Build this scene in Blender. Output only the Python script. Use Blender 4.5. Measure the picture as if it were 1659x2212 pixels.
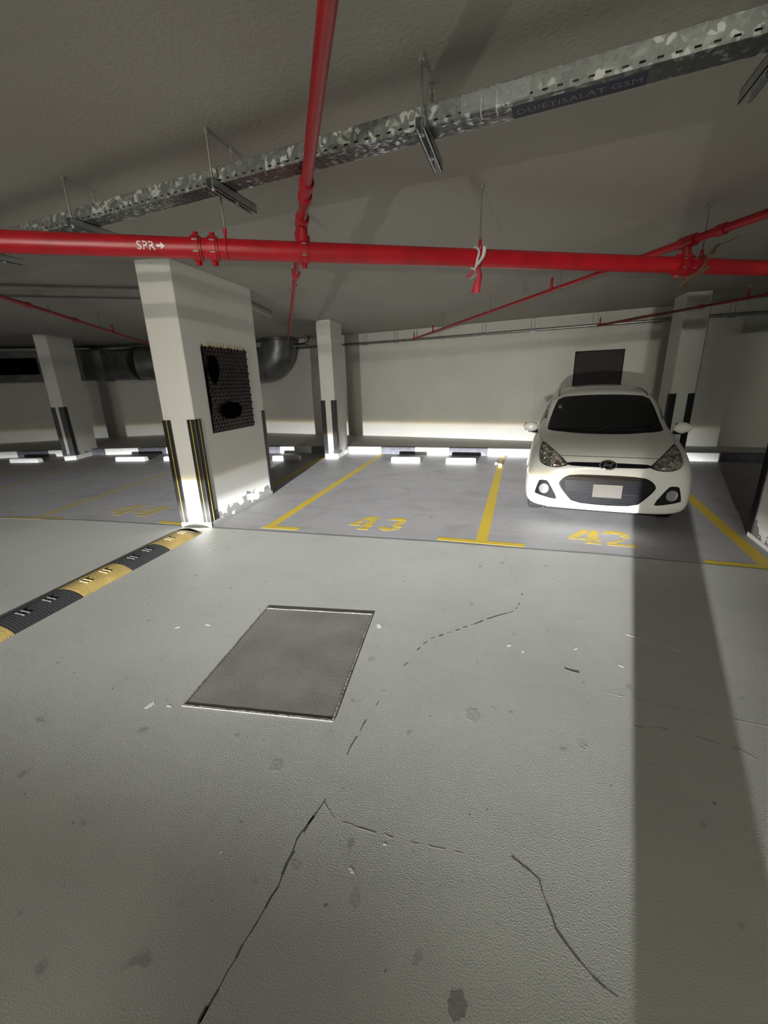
import bpy, bmesh, math, random
from mathutils import Vector, Matrix, geometry
from mathutils.bvhtree import BVHTree
random.seed(7)
for o in list(bpy.data.objects): bpy.data.objects.remove(o)
SC = bpy.context.scene
COL = SC.collection
HC = 2.76            # ceiling height
# ------------------------------------------------------------------ camera
FPX, PITCH, ROLL, YAW, CAMH = 896.4, 0.30333, 0.0310, 0.3192, 1.55
cp, sp = math.cos(PITCH), math.sin(PITCH)
F = Vector((0, cp, -sp)); RT = Vector((1, 0, 0)); DN = Vector((0, -sp, -cp))
cr, sr = math.cos(ROLL), math.sin(ROLL)
right = cr*RT + sr*DN; down = -sr*RT + cr*DN
Z = Matrix.Rotation(YAW, 3, 'Z')
right = Z @ right; down = Z @ down; fwd = Z @ F
cam_d = bpy.data.cameras.new('camera'); cam = bpy.data.objects.new('camera', cam_d); COL.objects.link(cam)
m3 = Matrix((right, -down, -fwd)).transposed()
cam.matrix_world = Matrix.Translation((0, 0, CAMH)) @ m3.to_4x4()
cam_d.sensor_fit = 'VERTICAL'; cam_d.sensor_height = 24; cam_d.lens = FPX/2212*24
cam_d.clip_start = 0.02
SC.camera = cam
# ------------------------------------------------------------------ world, exposure
SC.view_settings.view_transform = 'Standard'; SC.view_settings.look = 'None'
SC.view_settings.exposure = 0.0; SC.view_settings.gamma = 1; SC.view_settings.use_curve_mapping = False
w = bpy.data.worlds.new('world'); SC.world = w; w.use_nodes = True
w.node_tree.nodes['Background'].inputs[0].default_value = (0.80, 0.80, 0.72, 1)
w.node_tree.nodes['Background'].inputs[1].default_value = 0.035
# ------------------------------------------------------------------ headlamp beam of the car waiting behind the viewpoint
def headlamp(name, loc, power, radius=0.018, cut=0.004):
    l = bpy.data.lights.new(name, 'POINT'); l.energy = power; l.shadow_soft_size = radius
    l.use_nodes = True; nt = l.node_tree; N = nt.nodes; L = nt.links
    em = N['Emission']
    tc = N.new('ShaderNodeTexCoord'); sx = N.new('ShaderNodeSeparateXYZ'); L.new(tc.outputs['Normal'], sx.inputs[0])
    # elevation (positive = below the cut-off)
    mr = N.new('ShaderNodeMapRange'); mr.inputs[1].default_value = 0.36; mr.inputs[2].default_value = -0.12
    mr.inputs[3].default_value = 0; mr.inputs[4].default_value = 1; mr.clamp = True
    L.new(sx.outputs['Z'], mr.inputs[0])
    def pos(d): return (d+0.36)/0.48
    ramp = N.new('ShaderNodeValToRGB'); cr_ = ramp.color_ramp
    stops = [(-0.34, 0.0008), (-0.24, 0.0022), (-0.17, 0.0052), (-0.10, 0.0066), (-0.002, 0.0072), (cut, 0.014), (cut+0.004, 0.045), (0.028, 0.065), (0.040, 0.24), (0.046, 0.36),
             (0.0612, 0.220), (0.0734, 0.100), (0.0811, 0.058), (0.0898, 0.004), (0.105, 0.002), (0.12, 0.001)]
    while len(cr_.elements) < len(stops): cr_.elements.new(0.5)
    for e, (d, v) in zip(cr_.elements, stops): e.position = pos(d); e.color = (v, v, v, 1)
    col = N.new('ShaderNodeValToRGB'); ce = col.color_ramp
    cst = [(-0.02, (1.0, 0.97, 0.86)), (0.0, (1.0, 0.95, 0.80)), (cut+0.001, (1.0, 0.82, 0.45)), (cut+0.005, (1, 0.97, 0.93)), (0.02, (0.97, 0.98, 1.0)), (0.12, (1.0, 1.0, 0.97))]
    while len(ce.elements) < len(cst): ce.elements.new(0.5)
    for e, (d, c) in zip(ce.elements, cst): e.position = pos(d); e.color = (*c, 1)
    L.new(mr.outputs[0], ramp.inputs[0]); L.new(mr.outputs[0], col.inputs[0])
    # horizontal spread around the lamp's axis (+Y)
    dv = N.new('ShaderNodeMath'); dv.operation = 'DIVIDE'; L.new(sx.outputs['X'], dv.inputs[0]); L.new(sx.outputs['Y'], dv.inputs[1])
    ad = N.new('ShaderNodeMath'); ad.operation = 'ADD'; L.new(dv.outputs[0], ad.inputs[0]); ad.inputs[1].default_value = 0.02
    sq = N.new('ShaderNodeMath'); sq.operation = 'MULTIPLY'; L.new(ad.outputs[0], sq.inputs[0]); L.new(ad.outputs[0], sq.inputs[1])
    ml = N.new('ShaderNodeMath'); ml.operation = 'MULTIPLY_ADD'; L.new(sq.outputs[0], ml.inputs[0]); ml.inputs[1].default_value = 7.0; ml.inputs[2].default_value = 1.0
    # the beam fades off beyond its right-hand limit
    rs = N.new('ShaderNodeMapRange'); rs.inputs[1].default_value = 0.20; rs.inputs[2].default_value = 0.30; rs.inputs[3].default_value = 1.0; rs.inputs[4].default_value = 0.16; L.new(dv.outputs[0], rs.inputs[0])
    rm = N.new('ShaderNodeMath'); rm.operation = 'MULTIPLY'; L.new(ramp.outputs[0], rm.inputs[0]); L.new(rs.outputs[0], rm.inputs[1])
    dd = N.new('ShaderNodeMath'); dd.operation = 'DIVIDE'; L.new(rm.outputs[0], dd.inputs[0]); L.new(ml.outputs[0], dd.inputs[1])
    st = N.new('ShaderNodeMath'); st.operation = 'GREATER_THAN'; L.new(sx.outputs['Y'], st.inputs[0]); st.inputs[1].default_value = 0.05
    fin = N.new('ShaderNodeMath'); fin.operation = 'MULTIPLY'; L.new(dd.outputs[0], fin.inputs[0]); L.new(st.outputs[0], fin.inputs[1])
    L.new(col.outputs[0], em.inputs[0]); L.new(fin.outputs[0], em.inputs[1])
    o = bpy.data.objects.new(name, l); o.location = loc; COL.objects.link(o); return o
headlamp('headlamp', (-1.08, -6.14, 0.62), 280000)

# added fill light behind the viewpoint, brightens the shaded floor and columns
al = bpy.data.lights.new('fill_light', 'AREA'); al.shape = 'RECTANGLE'; al.size = 1.2; al.size_y = 0.16; al.energy = 265; al.color = (1.0, 0.98, 0.86)
alo = bpy.data.objects.new('fill_light', al); alo.location = (0.6, -6.0, 2.5); alo.rotation_euler = (math.radians(54), 0, 0); COL.objects.link(alo)
# ------------------------------------------------------------------ materials
MATS = {}
def mat(name, col=(0.5, 0.5, 0.5), rough=0.6, metal=0.0, bump=0.0, bscale=200.0, var=0.0, vscale=3.0, coat=0.0, spec=0.5, col2=None, bdist=0.004, detail=3):
    if name in MATS: return MATS[name]
    m = bpy.data.materials.new(name); m.use_nodes = True; nt = m.node_tree; N = nt.nodes; L = nt.links
    b = N['Principled BSDF']; b.inputs['Base Color'].default_value = (*col, 1); b.inputs['Roughness'].default_value = rough
    b.inputs['Metallic'].default_value = metal; b.inputs['Specular IOR Level'].default_value = spec
    if coat: b.inputs['Coat Weight'].default_value = coat; b.inputs['Coat Roughness'].default_value = 0.05
    tc = N.new('ShaderNodeTexCoord')
    n1 = N.new('ShaderNodeTexNoise'); n1.inputs['Scale'].default_value = vscale; n1.inputs['Detail'].default_value = 5; L.new(tc.outputs['Object'], n1.inputs[0])
    mx = N.new('ShaderNodeMix'); mx.data_type = 'RGBA'
    c2 = col2 or tuple(c*(1-var) for c in col)
    mr = N.new('ShaderNodeMapRange'); mr.inputs[1].default_value = 0.35; mr.inputs[2].default_value = 0.65; L.new(n1.outputs[0], mr.inputs[0])
    L.new(mr.outputs[0], mx.inputs[0]); mx.inputs[6].default_value = (*col, 1); mx.inputs[7].default_value = (*c2, 1)
    L.new(mx.outputs[2], b.inputs['Base Color'])
    if bump:
        n2 = N.new('ShaderNodeTexNoise'); n2.inputs['Scale'].default_value = bscale; n2.inputs['Detail'].default_value = detail; L.new(tc.outputs['Object'], n2.inputs[0])
        bp = N.new('ShaderNodeBump'); bp.inputs['Strength'].default_value = bump; bp.inputs['Distance'].default_value = bdist
        L.new(n2.outputs[0], bp.inputs['Height']); L.new(bp.outputs[0], b.inputs['Normal'])
    MATS[name] = m; m['bsdf'] = 1
    return m
def node_mat(name):
    m = bpy.data.materials.new(name); m.use_nodes = True; return m, m.node_tree.nodes, m.node_tree.links

def floor_mat(name, base, dark, bump, bscale, stain):
    m, N, L = node_mat(name); b = N['Principled BSDF']; b.inputs['Roughness'].default_value = 0.55; b.inputs['Specular IOR Level'].default_value = 0.35
    tc = N.new('ShaderNodeTexCoord')
    def noise(scale, det, lo, hi, dist=0.0, vec=None):
        n = N.new('ShaderNodeTexNoise'); n.inputs['Scale'].default_value = scale; n.inputs['Detail'].default_value = det; n.inputs['Distortion'].default_value = dist
        L.new(vec or tc.outputs['Object'], n.inputs[0]); r = N.new('ShaderNodeMapRange'); r.inputs[1].default_value = lo; r.inputs[2].default_value = hi
        L.new(n.outputs[0], r.inputs[0]); return r.outputs[0]
    def mix(f, a, b_, k=1.0):
        x = N.new('ShaderNodeMix'); x.data_type = 'RGBA'
        if k != 1.0:
            q = N.new('ShaderNodeMath'); q.operation = 'MULTIPLY'; L.new(f, q.inputs[0]); q.inputs[1].default_value = k; f = q.outputs[0]
        L.new(f, x.inputs[0])
        for i, c in ((6, a), (7, b_)):
            if isinstance(c, tuple): x.inputs[i].default_value = (*c, 1)
            else: L.new(c, x.inputs[i])
        return x.outputs[2]
    c = mix(noise(0.7, 4, 0.4, 0.65), base, tuple(x*0.90 for x in base))
    c = mix(noise(2.3, 6, 0.50, 0.75, 0.6), c, dark, stain)
    # drag marks: stretched noise
    mp = N.new('ShaderNodeMapping'); mp.inputs['Scale'].default_value = (0.8, 5.0, 1); L.new(tc.outputs['Object'], mp.inputs[0])
    c = mix(noise(1.6, 5, 0.55, 0.75, 0.4, mp.outputs[0]), c, dark, stain*0.8)
    c = mix(noise(9.0, 2, 0.69, 0.74), c, tuple(x*0.6 for x in dark), 0.55)
    c = mix(noise(26.0, 1, 0.76, 0.80), c, tuple(x*0.4 for x in dark), 0.7)
    c = mix(noise(120.0, 2, 0.45, 0.75), c, tuple(x*0.86 for x in base), 0.25)
    L.new(c, b.inputs['Base Color'])
    n2 = N.new('ShaderNodeTexNoise'); n2.inputs['Scale'].default_value = bscale; n2.inputs['Detail'].default_value = 3.5; L.new(tc.outputs['Object'], n2.inputs[0])
    bp = N.new('ShaderNodeBump'); bp.inputs['Strength'].default_value = bump; bp.inputs['Distance'].default_value = 0.0035
    L.new(n2.outputs[0], bp.inputs['Height']); L.new(bp.outputs[0], b.inputs['Normal'])
    return m
M_AISLE = floor_mat('aisle_floor_coating', (0.425, 0.43, 0.40), (0.29, 0.295, 0.27), 0.30, 190, 0.22)
M_BAY = floor_mat('bay_floor_coating', (0.35, 0.345, 0.35), (0.23, 0.225, 0.22), 0.10, 80, 0.6)
M_WALK = floor_mat('walkway_concrete', (0.52, 0.51, 0.47), (0.32, 0.32, 0.28), 0.2, 60, 0.6)
M_CEIL = mat('ceiling_plaster', (0.36, 0.345, 0.305), 0.9, bump=0.45, bscale=48, var=0.05, vscale=1.2, bdist=0.010, detail=4)
M_WALL = mat('wall_paint', (0.64, 0.63, 0.58), 0.85, bump=0.15, bscale=90, var=0.06, vscale=1.5)
M_WALLD = mat('grey_wall_paint', (0.34, 0.33, 0.30), 0.85, bump=0.15, bscale=90, var=0.1, vscale=1.5)
M_BLACK = mat('black_rubber', (0.009, 0.008, 0.009), 0.45, spec=0.35, bump=0.15, bscale=150, var=0.3)
M_YEL = mat('yellow_strip', (0.62, 0.47, 0.04), 0.5, var=0.25, vscale=20)
M_WHITE = mat('white_kerb_paint', (0.78, 0.77, 0.75), 0.7, bump=0.3, bscale=60, var=0.1, vscale=9)
M_DKERB = mat('black_kerb_paint', (0.10, 0.10, 0.12), 0.7, bump=0.4, bscale=60, var=0.4, vscale=12)
M_RED = mat('red_pipe_paint', (0.42, 0.007, 0.015), 0.38, var=0.25, vscale=6, bump=0.1, bscale=60)
M_REDD = mat('dark_red_pipe_paint', (0.22, 0.02, 0.016), 0.5, var=0.3, vscale=6)
M_ROD = mat('zinc_rod', (0.30, 0.29, 0.27), 0.5, 0.7, bump=0.3, bscale=400)
M_STRUT = mat('galvanised_strut', (0.42, 0.44, 0.45), 0.38, 0.75, var=0.2, vscale=30)
M_CONDUIT = mat('galvanised_conduit', (0.40, 0.40, 0.39), 0.35, 0.8, var=0.3, vscale=14)
M_TRAYD = mat('dull_dark_tray', (0.13, 0.13, 0.125), 0.6, 0.3, var=0.2)
M_PEEL = None
def column_mat():
    m, N, L = node_mat('column_paint'); b = N['Principled BSDF']; b.inputs['Roughness'].default_value = 0.8
    g = N.new('ShaderNodeNewGeometry'); tc = N.new('ShaderNodeTexCoord'); s = N.new('ShaderNodeSeparateXYZ'); L.new(tc.outputs['Object'], s.inputs[0])
    n = N.new('ShaderNodeTexNoise'); n.inputs['Scale'].default_value = 7; n.inputs['Detail'].default_value = 6; L.new(tc.outputs['Object'], n.inputs[0])
    a = N.new('ShaderNodeMath'); a.operation = 'MULTIPLY_ADD'; L.new(n.outputs[0], a.inputs[0]); a.inputs[1].default_value = -0.62; a.inputs[2].default_value = 0.25
    q = N.new('ShaderNodeMath'); q.operation = 'ADD'; L.new(s.outputs['Z'], q.inputs[0]); L.new(a.outputs[0], q.inputs[1])
    r = N.new('ShaderNodeMapRange'); r.inputs[1].default_value = 0.050; r.inputs[2].default_value = 0.058; L.new(q.outputs[0], r.inputs[0])
    n3 = N.new('ShaderNodeTexNoise'); n3.inputs['Scale'].default_value = 1.6; L.new(tc.outputs['Object'], n3.inputs[0])
    x0 = N.new('ShaderNodeMix'); x0.data_type = 'RGBA'; L.new(n3.outputs[0], x0.inputs[0]); x0.inputs[6].default_value = (0.68, 0.68, 0.645, 1); x0.inputs[7].default_value = (0.62, 0.61, 0.565, 1)
    x = N.new('ShaderNodeMix'); x.data_type = 'RGBA'; L.new(r.outputs[0], x.inputs[0]); x.inputs[6].default_value = (0.17, 0.17, 0.16, 1); L.new(x0.outputs[2], x.inputs[7])
    L.new(x.outputs[2], b.inputs['Base Color'])
    n2 = N.new('ShaderNodeTexNoise'); n2.inputs['Scale'].default_value = 70; L.new(tc.outputs['Object'], n2.inputs[0])
    bp = N.new('ShaderNodeBump'); bp.inputs['Strength'].default_value = 0.2; bp.inputs['Distance'].default_value = 0.004; L.new(n2.outputs[0], bp.inputs['Height']); L.new(bp.outputs[0], b.inputs['Normal'])
    return m
M_COL = column_mat()
M_COLW = mat('column_base_paint', (0.76, 0.75, 0.72), 0.8, bump=0.2, bscale=70, var=0.08)
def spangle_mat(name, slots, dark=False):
    """galvanised tray metal with spangle flakes; optional rows of punched slots (mode 'side' or 'bottom')"""
    m, N, L = node_mat(name); b = N['Principled BSDF']; b.inputs['Metallic'].default_value = 0.55
    tc = N.new('ShaderNodeTexCoord')
    v = N.new('ShaderNodeTexVoronoi'); v.inputs['Scale'].default_value = 52
    nn = N.new('ShaderNodeTexNoise'); nn.inputs['Scale'].default_value = 22; L.new(tc.outputs['Object'], nn.inputs[0])
    ad = N.new('ShaderNodeVectorMath'); ad.operation = 'MULTIPLY_ADD'; L.new(nn.outputs[1], ad.inputs[0]); ad.inputs[1].default_value = (0.04, 0.04, 0.04); L.new(tc.outputs['Object'], ad.inputs[2])
    L.new(ad.outputs[0], v.inputs[0])
    s = N.new('ShaderNodeSeparateColor'); L.new(v.outputs['Color'], s.inputs[0])
    r = N.new('ShaderNodeMapRange'); L.new(s.outputs[0], r.inputs[0]); r.inputs[1].default_value = 0.1; r.inputs[2].default_value = 1.0; r.inputs[3].default_value = 0.5; r.inputs[4].default_value = 0.2
    L.new(r.outputs[0], b.inputs['Roughness'])
    cr_ = N.new('ShaderNodeValToRGB'); L.new(s.outputs[0], cr_.inputs[0]); e = cr_.color_ramp.elements
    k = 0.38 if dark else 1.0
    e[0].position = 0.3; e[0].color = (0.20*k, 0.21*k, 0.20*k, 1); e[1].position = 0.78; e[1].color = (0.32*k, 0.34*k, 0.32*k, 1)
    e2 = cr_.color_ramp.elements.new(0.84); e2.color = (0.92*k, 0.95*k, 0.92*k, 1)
    out = cr_.outputs[0]
    if slots:
        sx = N.new('ShaderNodeSeparateXYZ'); L.new(tc.outputs['Object'], sx.inputs[0])
        def tri(sock, period, half, off=0.0):
            a = N.new('ShaderNodeMath'); a.operation = 'ADD'; L.new(sock, a.inputs[0]); a.inputs[1].default_value = off
            p = N.new('ShaderNodeMath'); p.operation = 'PINGPONG'; L.new(a.outputs[0], p.inputs[0]); p.inputs[1].default_value = period/2
            t = N.new('ShaderNodeMath'); t.operation = 'LESS_THAN'; L.new(p.outputs[0], t.inputs[0]); t.inputs[1].default_value = half; return t.outputs[0]
        if slots == 'side': a = tri(sx.outputs['X'], 0.052, 0.010); c = tri(sx.outputs['Z'], 0.2, 0.0035, -0.014)
        else: a = tri(sx.outputs['X'], 0.040, 0.009); c = tri(sx.outputs['Y'], 0.022, 0.004)
        mu = N.new('ShaderNodeMath'); mu.operation = 'MULTIPLY'; L.new(a, mu.inputs[0]); L.new(c, mu.inputs[1])
        mx = N.new('ShaderNodeMix'); mx.data_type = 'RGBA'; L.new(mu.outputs[0], mx.inputs[0]); L.new(out, mx.inputs[6]); mx.inputs[7].default_value = (0.01, 0.01, 0.01, 1); out = mx.outputs[2]
    L.new(out, b.inputs['Base Color'])
    return m
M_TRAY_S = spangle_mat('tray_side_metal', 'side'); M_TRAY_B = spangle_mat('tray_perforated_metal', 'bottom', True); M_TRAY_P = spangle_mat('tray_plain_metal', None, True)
M_DUCT = mat('duct_sheet_metal', (0.24, 0.24, 0.245), 0.38, 0.6, var=0.4, vscale=5, bump=0.15, bscale=9, bdist=0.02)
M_PAINTY = None
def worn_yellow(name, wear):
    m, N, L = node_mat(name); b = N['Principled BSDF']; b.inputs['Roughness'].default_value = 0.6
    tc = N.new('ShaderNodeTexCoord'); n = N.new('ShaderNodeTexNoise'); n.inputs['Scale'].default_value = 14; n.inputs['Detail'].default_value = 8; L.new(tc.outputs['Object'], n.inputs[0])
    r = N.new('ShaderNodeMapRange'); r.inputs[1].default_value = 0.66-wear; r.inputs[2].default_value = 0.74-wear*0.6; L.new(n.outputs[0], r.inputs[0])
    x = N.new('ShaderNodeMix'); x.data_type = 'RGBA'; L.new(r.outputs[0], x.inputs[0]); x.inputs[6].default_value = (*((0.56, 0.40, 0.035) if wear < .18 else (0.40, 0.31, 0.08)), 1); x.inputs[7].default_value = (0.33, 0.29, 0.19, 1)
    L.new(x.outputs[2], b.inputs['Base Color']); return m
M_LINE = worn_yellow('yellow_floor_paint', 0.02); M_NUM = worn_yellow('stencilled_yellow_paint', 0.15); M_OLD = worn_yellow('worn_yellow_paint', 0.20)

# ------------------------------------------------------------------ helpers
def tag(o, label=None, cat=None, group=None, kind=None):
    if label: o['label'] = label
    if cat: o['category'] = cat
    if group: o['group'] = group
    if kind: o['kind'] = kind
    return o
def empty(name, loc=(0, 0, 0), rz=0.0):
    o = bpy.data.objects.new(name, None); o.location = loc; o.rotation_euler = (0, 0, rz); o.empty_display_size = 0.1
    COL.objects.link(o); return o
class MB:
    def __init__(s): s.v = []; s.f = []
    def add(s, v, f):
        b = len(s.v); s.v += [tuple(x) for x in v]; s.f += [tuple(b+i for i in q) for q in f]; return s
    def box(s, x0, x1, y0, y1, z0, z1):
        v = [(x, y, z) for z in (z0, z1) for y in (y0, y1) for x in (x0, x1)]
        return s.add(v, [(0, 2, 3, 1), (4, 5, 7, 6), (0, 1, 5, 4), (2, 6, 7, 3), (0, 4, 6, 2), (1, 3, 7, 5)])
    def prism(s, pts, z0, z1):
        n = len(pts); v = [(p[0], p[1], z0) for p in pts] + [(p[0], p[1], z1) for p in pts]
        f = [tuple(range(n))[::-1], tuple(range(n, 2*n))] + [(i, (i+1) % n, n+(i+1) % n, n+i) for i in range(n)]
        return s.add(v, f)
    def tube(s, path, r, seg=14, caps=True):
        path = [Vector(p) for p in path]; n = len(path); R = r if isinstance(r, (list, tuple)) else [r]*n
        rings = []; up = None
        for i, p in enumerate(path):
            t = (path[min(i+1, n-1)]-path[max(i-1, 0)]).normalized()
            if up is None: up = Vector((0, 0, 1)) if abs(t.z) < 0.9 else Vector((1, 0, 0))
            a = t.cross(up).normalized(); b = a.cross(t).normalized(); up = b
            rings.append([p + R[i]*(math.cos(2*math.pi*k/seg)*a + math.sin(2*math.pi*k/seg)*b) for k in range(seg)])
        v = [q for g in rings for q in g]
        f = [(i*seg+k, i*seg+(k+1) % seg, (i+1)*seg+(k+1) % seg, (i+1)*seg+k) for i in range(n-1) for k in range(seg)]
        if caps: f += [tuple(range(seg))[::-1], tuple((n-1)*seg+k for k in range(seg))]
        return s.add(v, f)
    def build_split(s, name, material, parent=None, **kw):
        par = list(range(len(s.v)))
        def find(a):
            while par[a] != a: par[a] = par[par[a]]; a = par[a]
            return a
        for f in s.f:
            for a in f[1:]: par[find(a)] = find(f[0])
        comps = {}
        for f in s.f: comps.setdefault(find(f[0]), []).append(f)
        out = []
        for fs in comps.values():
            idx = sorted({a for f in fs for a in f}); mp = {a: i for i, a in enumerate(idx)}
            out.append(MB().add([s.v[a] for a in idx], [tuple(mp[a] for a in f) for f in fs]).build(name, material, parent, **kw))
        return out
    def build(s, name, material, parent=None, smooth=False, bevel=0.0, loc=None):
        me = bpy.data.meshes.new(name); me.from_pydata(s.v, [], s.f); me.validate()
        bm = bmesh.new(); bm.from_mesh(me); bmesh.ops.recalc_face_normals(bm, faces=bm.faces); bm.to_mesh(me); bm.free()
        o = bpy.data.objects.new(name, me); COL.objects.link(o)
        if material: me.materials.append(material)
        if smooth:
            for p in me.polygons: p.use_smooth = True
            me.set_sharp_from_angle(angle=math.radians(40))
        if bevel:
            b = o.modifiers.new('bevel', 'BEVEL'); b.width = bevel; b.segments = 2; b.limit_method = 'ANGLE'
        if parent: o.parent = parent
        if loc: o.location = loc
        return o
def lerp(a, b, t): return tuple(a[i]+(b[i]-a[i])*t for i in range(len(a)))
def poly_y(P, x):
    for a, b in zip(P, P[1:]):
        if a[0] <= x <= b[0]: return a[1]+(b[1]-a[1])*(x-a[0])/(b[0]-a[0])
    return P[0][1] if x < P[0][0] else P[-1][1]

# ------------------------------------------------------------------ setting
JOINT = [(-16, 2.2), (-6.435, 3.383), (-5.025, 3.566), (-3.733, 3.66), (-2.709, 3.735), (-1.92, 3.775), (-0.72, 3.86), (-0.025, 3.87), (0.74, 3.90), (2.0, 3.88), (9, 3.85)]
KERB = [(-15.2, 5.2), (-13.5, 6.3), (-12.36, 6.97), (-10.9, 7.45), (-9.95, 7.78), (-8.45, 8.2), (-5.62, 8.63), (-4.3, 8.76), (-3.74, 8.85), (-2.55, 8.89), (-1.13, 8.93), (0.27, 8.94), (2.9, 8.87), (4.05, 8.88), (8, 8.9)]
WALLP = [(-15.6, 7.4), (-14.712, 8.31), (-13.293, 9.2), (-12.463, 9.76), (-10.929, 10.62), (-7.6, 11.45), (-5.5, 11.15), (-3.13, 10.88), (-1.355, 10.6), (0.287, 10.30), (3.179, 9.85), (4.403, 9.80), (8.1, 9.75)]
KH = 0.157
f1 = MB(); lo = [(-16, -13)] + [(9, -13)]
f1.prism([(-16, -13), (9, -13)] + JOINT[::-1], -0.2, 0.0)
fa = f1.build('floor', M_AISLE); tag(fa, kind='structure')
f2 = MB().prism(JOINT + KERB[::-1][0:0] + [(9, 8.95)] + [(x, y+0.1) for x, y in KERB[::-1]] + [(-16, 5.0)], -0.2, 0.0)
fb = f2.build('floor', M_BAY); tag(fb, kind='structure')
jt = MB()
for (a, b) in zip(JOINT, JOINT[1:]):
    jt.add([(a[0], a[1]-0.006, 0.0015), (b[0], b[1]-0.006, 0.0015), (b[0], b[1]+0.006, 0.0015), (a[0], a[1]+0.006, 0.0015)], [(0, 1, 2, 3)])
M_CRACK = mat('dirty_crack', (0.12, 0.12, 0.11), 0.9, var=0.3, vscale=10)
jt.build('joint_line', M_CRACK, fa)
wk = MB().prism([(x, y+0.12) for x, y in KERB] + WALLP[::-1], 0.0, KH-0.004).build('trim_1', M_WALK); tag(wk, kind='structure')
wb = MB()
for a, b in zip(WALLP, WALLP[1:]):
    wb.add([(a[0], a[1], 0), (b[0], b[1], 0), (b[0], b[1], HC), (a[0], a[1], HC)], [(0, 1, 2, 3)])
wbo = wb.build('wall_back', M_WALL); so = wbo.modifiers.new('solid', 'SOLIDIFY'); so.thickness = 0.2; so.offset = 0; tag(wbo, kind='structure')
bpy.context.view_layer.update()
tag(MB().box(-16.2, -16.0, -13, 8.2, 0, HC).build('wall_left', M_WALL), kind='structure')
tag(MB().box(8.0, 8.2, 1, 10, 0, HC).build('wall_right', M_WALLD), kind='structure')
ce = MB().box(-16.2, 9, -13, 12, HC, HC+0.25).build('ceiling', M_CEIL); tag(ce, kind='structure')
# darker rear panel of the end wall, between far left column and round duct

# kerb stones, alternately painted
kb = empty('kerb'); tag(kb, 'low kerb painted in alternate white and black blocks along the foot of the back wall', 'kerb')
edges = [(-12.7, 'w'), (-12.02, 'b'), (-11.27, 'w'), (-10.5, 'b'), (-9.93, 'w'), (-9.1, 'b'), (-8.41, 'w'), (-7.6, 'b'), (-6.8, 'w'), (-6.1, 'b'), (-5.42, 'w'), (-4.63, 'b'), (-3.74, 'w'), (-2.96, 'b'),
         (-2.18, 'w'), (-1.43, 'b'), (-0.62, 'w'), (0.26, 'b'), (1.0, 'w'), (1.8, 'b'), (2.6, 'w'), (3.45, 'b'), (4.3, 'w'), (5.2, 'b'), (6.1, None)]
edges = [(-14.4, 'w'), (-13.5, 'b')] + edges
for (x0, c), (x1, _) in zip(edges, edges[1:]):
    xs = [x0] + [k[0] for k in KERB if x0 < k[0] < x1] + [x1]
    p = [(x, poly_y(KERB, x)) for x in xs]
    q = [(x, y+0.125) for x, y in p[::-1]]
    MB().prism(p+q, 0, KH).build('white_block' if c == 'w' else 'black_block', M_WHITE if c == 'w' else M_DKERB, kb, bevel=0.006)

# ------------------------------------------------------------------ columns
def guard(parent, corner, d1, d2, z0, z1, wid=0.075, stripes=1, th=0.012):
    """rubber corner guard: two flanges running from the corner along d1 and d2"""
    c = Vector(corner); d1 = Vector(d1).normalized(); d2 = Vector(d2).normalized()
    o1, o2 = -d2*th, -d1*th
    P = [c+o1+o2*0.6, c+d1*wid+o1, c+d1*wid, c+Vector((0, 0)), c+d2*wid, c+d2*wid+o2, c+o2+o1*0.6]
    P = [c+o1+d1*0.0, c+o1+d1*wid, c+d1*wid, c, c+d2*wid, c+o2+d2*wid, c+o2, c+(o1+o2)*0.75]
    g = MB().prism([(p.x, p.y) for p in P], z0, z1).build('corner_guard', M_BLACK, parent, bevel=0.004)
    for d, o in ((d1, o1), (d2, o2))[:stripes]:
        a = c+d*wid*0.5+o*1.0; 
        n = o.normalized()
        q = [a-d*0.0035, a+d*0.0035, a+d*0.0035+n*0.002, a-d*0.0035+n*0.002]
        MB().prism([(p.x, p.y) for p in q], z0+0.002, z1-0.002).build('yellow_stripe', M_YEL, g)
    return g
def column(pts, label, base=0.1, name='concrete_column'):
    """pts: ccw corners of the footprint starting with front-left"""
    r = empty(name, (0, 0, 0)); tag(r, label, 'column')
    MB().prism(pts, base, HC).build('shaft', M_COL, r, bevel=0.006)
    c = (sum(p[0] for p in pts)/4, sum(p[1] for p in pts)/4)
    q = [(c[0]+(p[0]-c[0])*1.0+ (0.006 if p[0] > c[0] else -0.006), c[1]+(p[1]-c[1])*1.0+(0.006 if p[1] > c[1] else -0.006)) for p in pts]
    if base: MB().prism(pts, 0, base).build('base', M_COLW, r)
    return r
def dirv(a, b): return (b[0]-a[0], b[1]-a[1])
# big column
BC = [(-3.693, 3.641), (-3.345, 3.721), (-3.461, 5.207), (-3.81, 5.13)]
r = column(BC, 'thick white column in the foreground with a dark dimpled panel on its right face and peeling paint at its foot', 0)
fl, fr, br, bl = BC
guard(r, fl, dirv(fl, fr), dirv(fl, bl), 0.06, 1.225, 0.085)
guard(r, fr, dirv(fr, fl), dirv(fr, br), 0.06, 1.225, 0.085, 2)
guard(r, br, dirv(br, fr), dirv(br, bl), 0.06, 1.22, 0.075, 0)
f_ = Vector((fl[0]-fr[0], fl[1]-fr[1], 0)).normalized(); pn = Vector((-f_.y, f_.x, 0)); pn = pn if pn.y < 0 else -pn
MB().prism([(fl[0]+pn.x*.014, fl[1]+pn.y*.014), (fr[0]+pn.x*.014+.004, fr[1]+pn.y*.014), (fr[0]+.004, fr[1]+.002), (fl[0], fl[1]+.002)], 0, 0.058).build('front_plinth', M_COLW, r, bevel=0.002)
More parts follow.
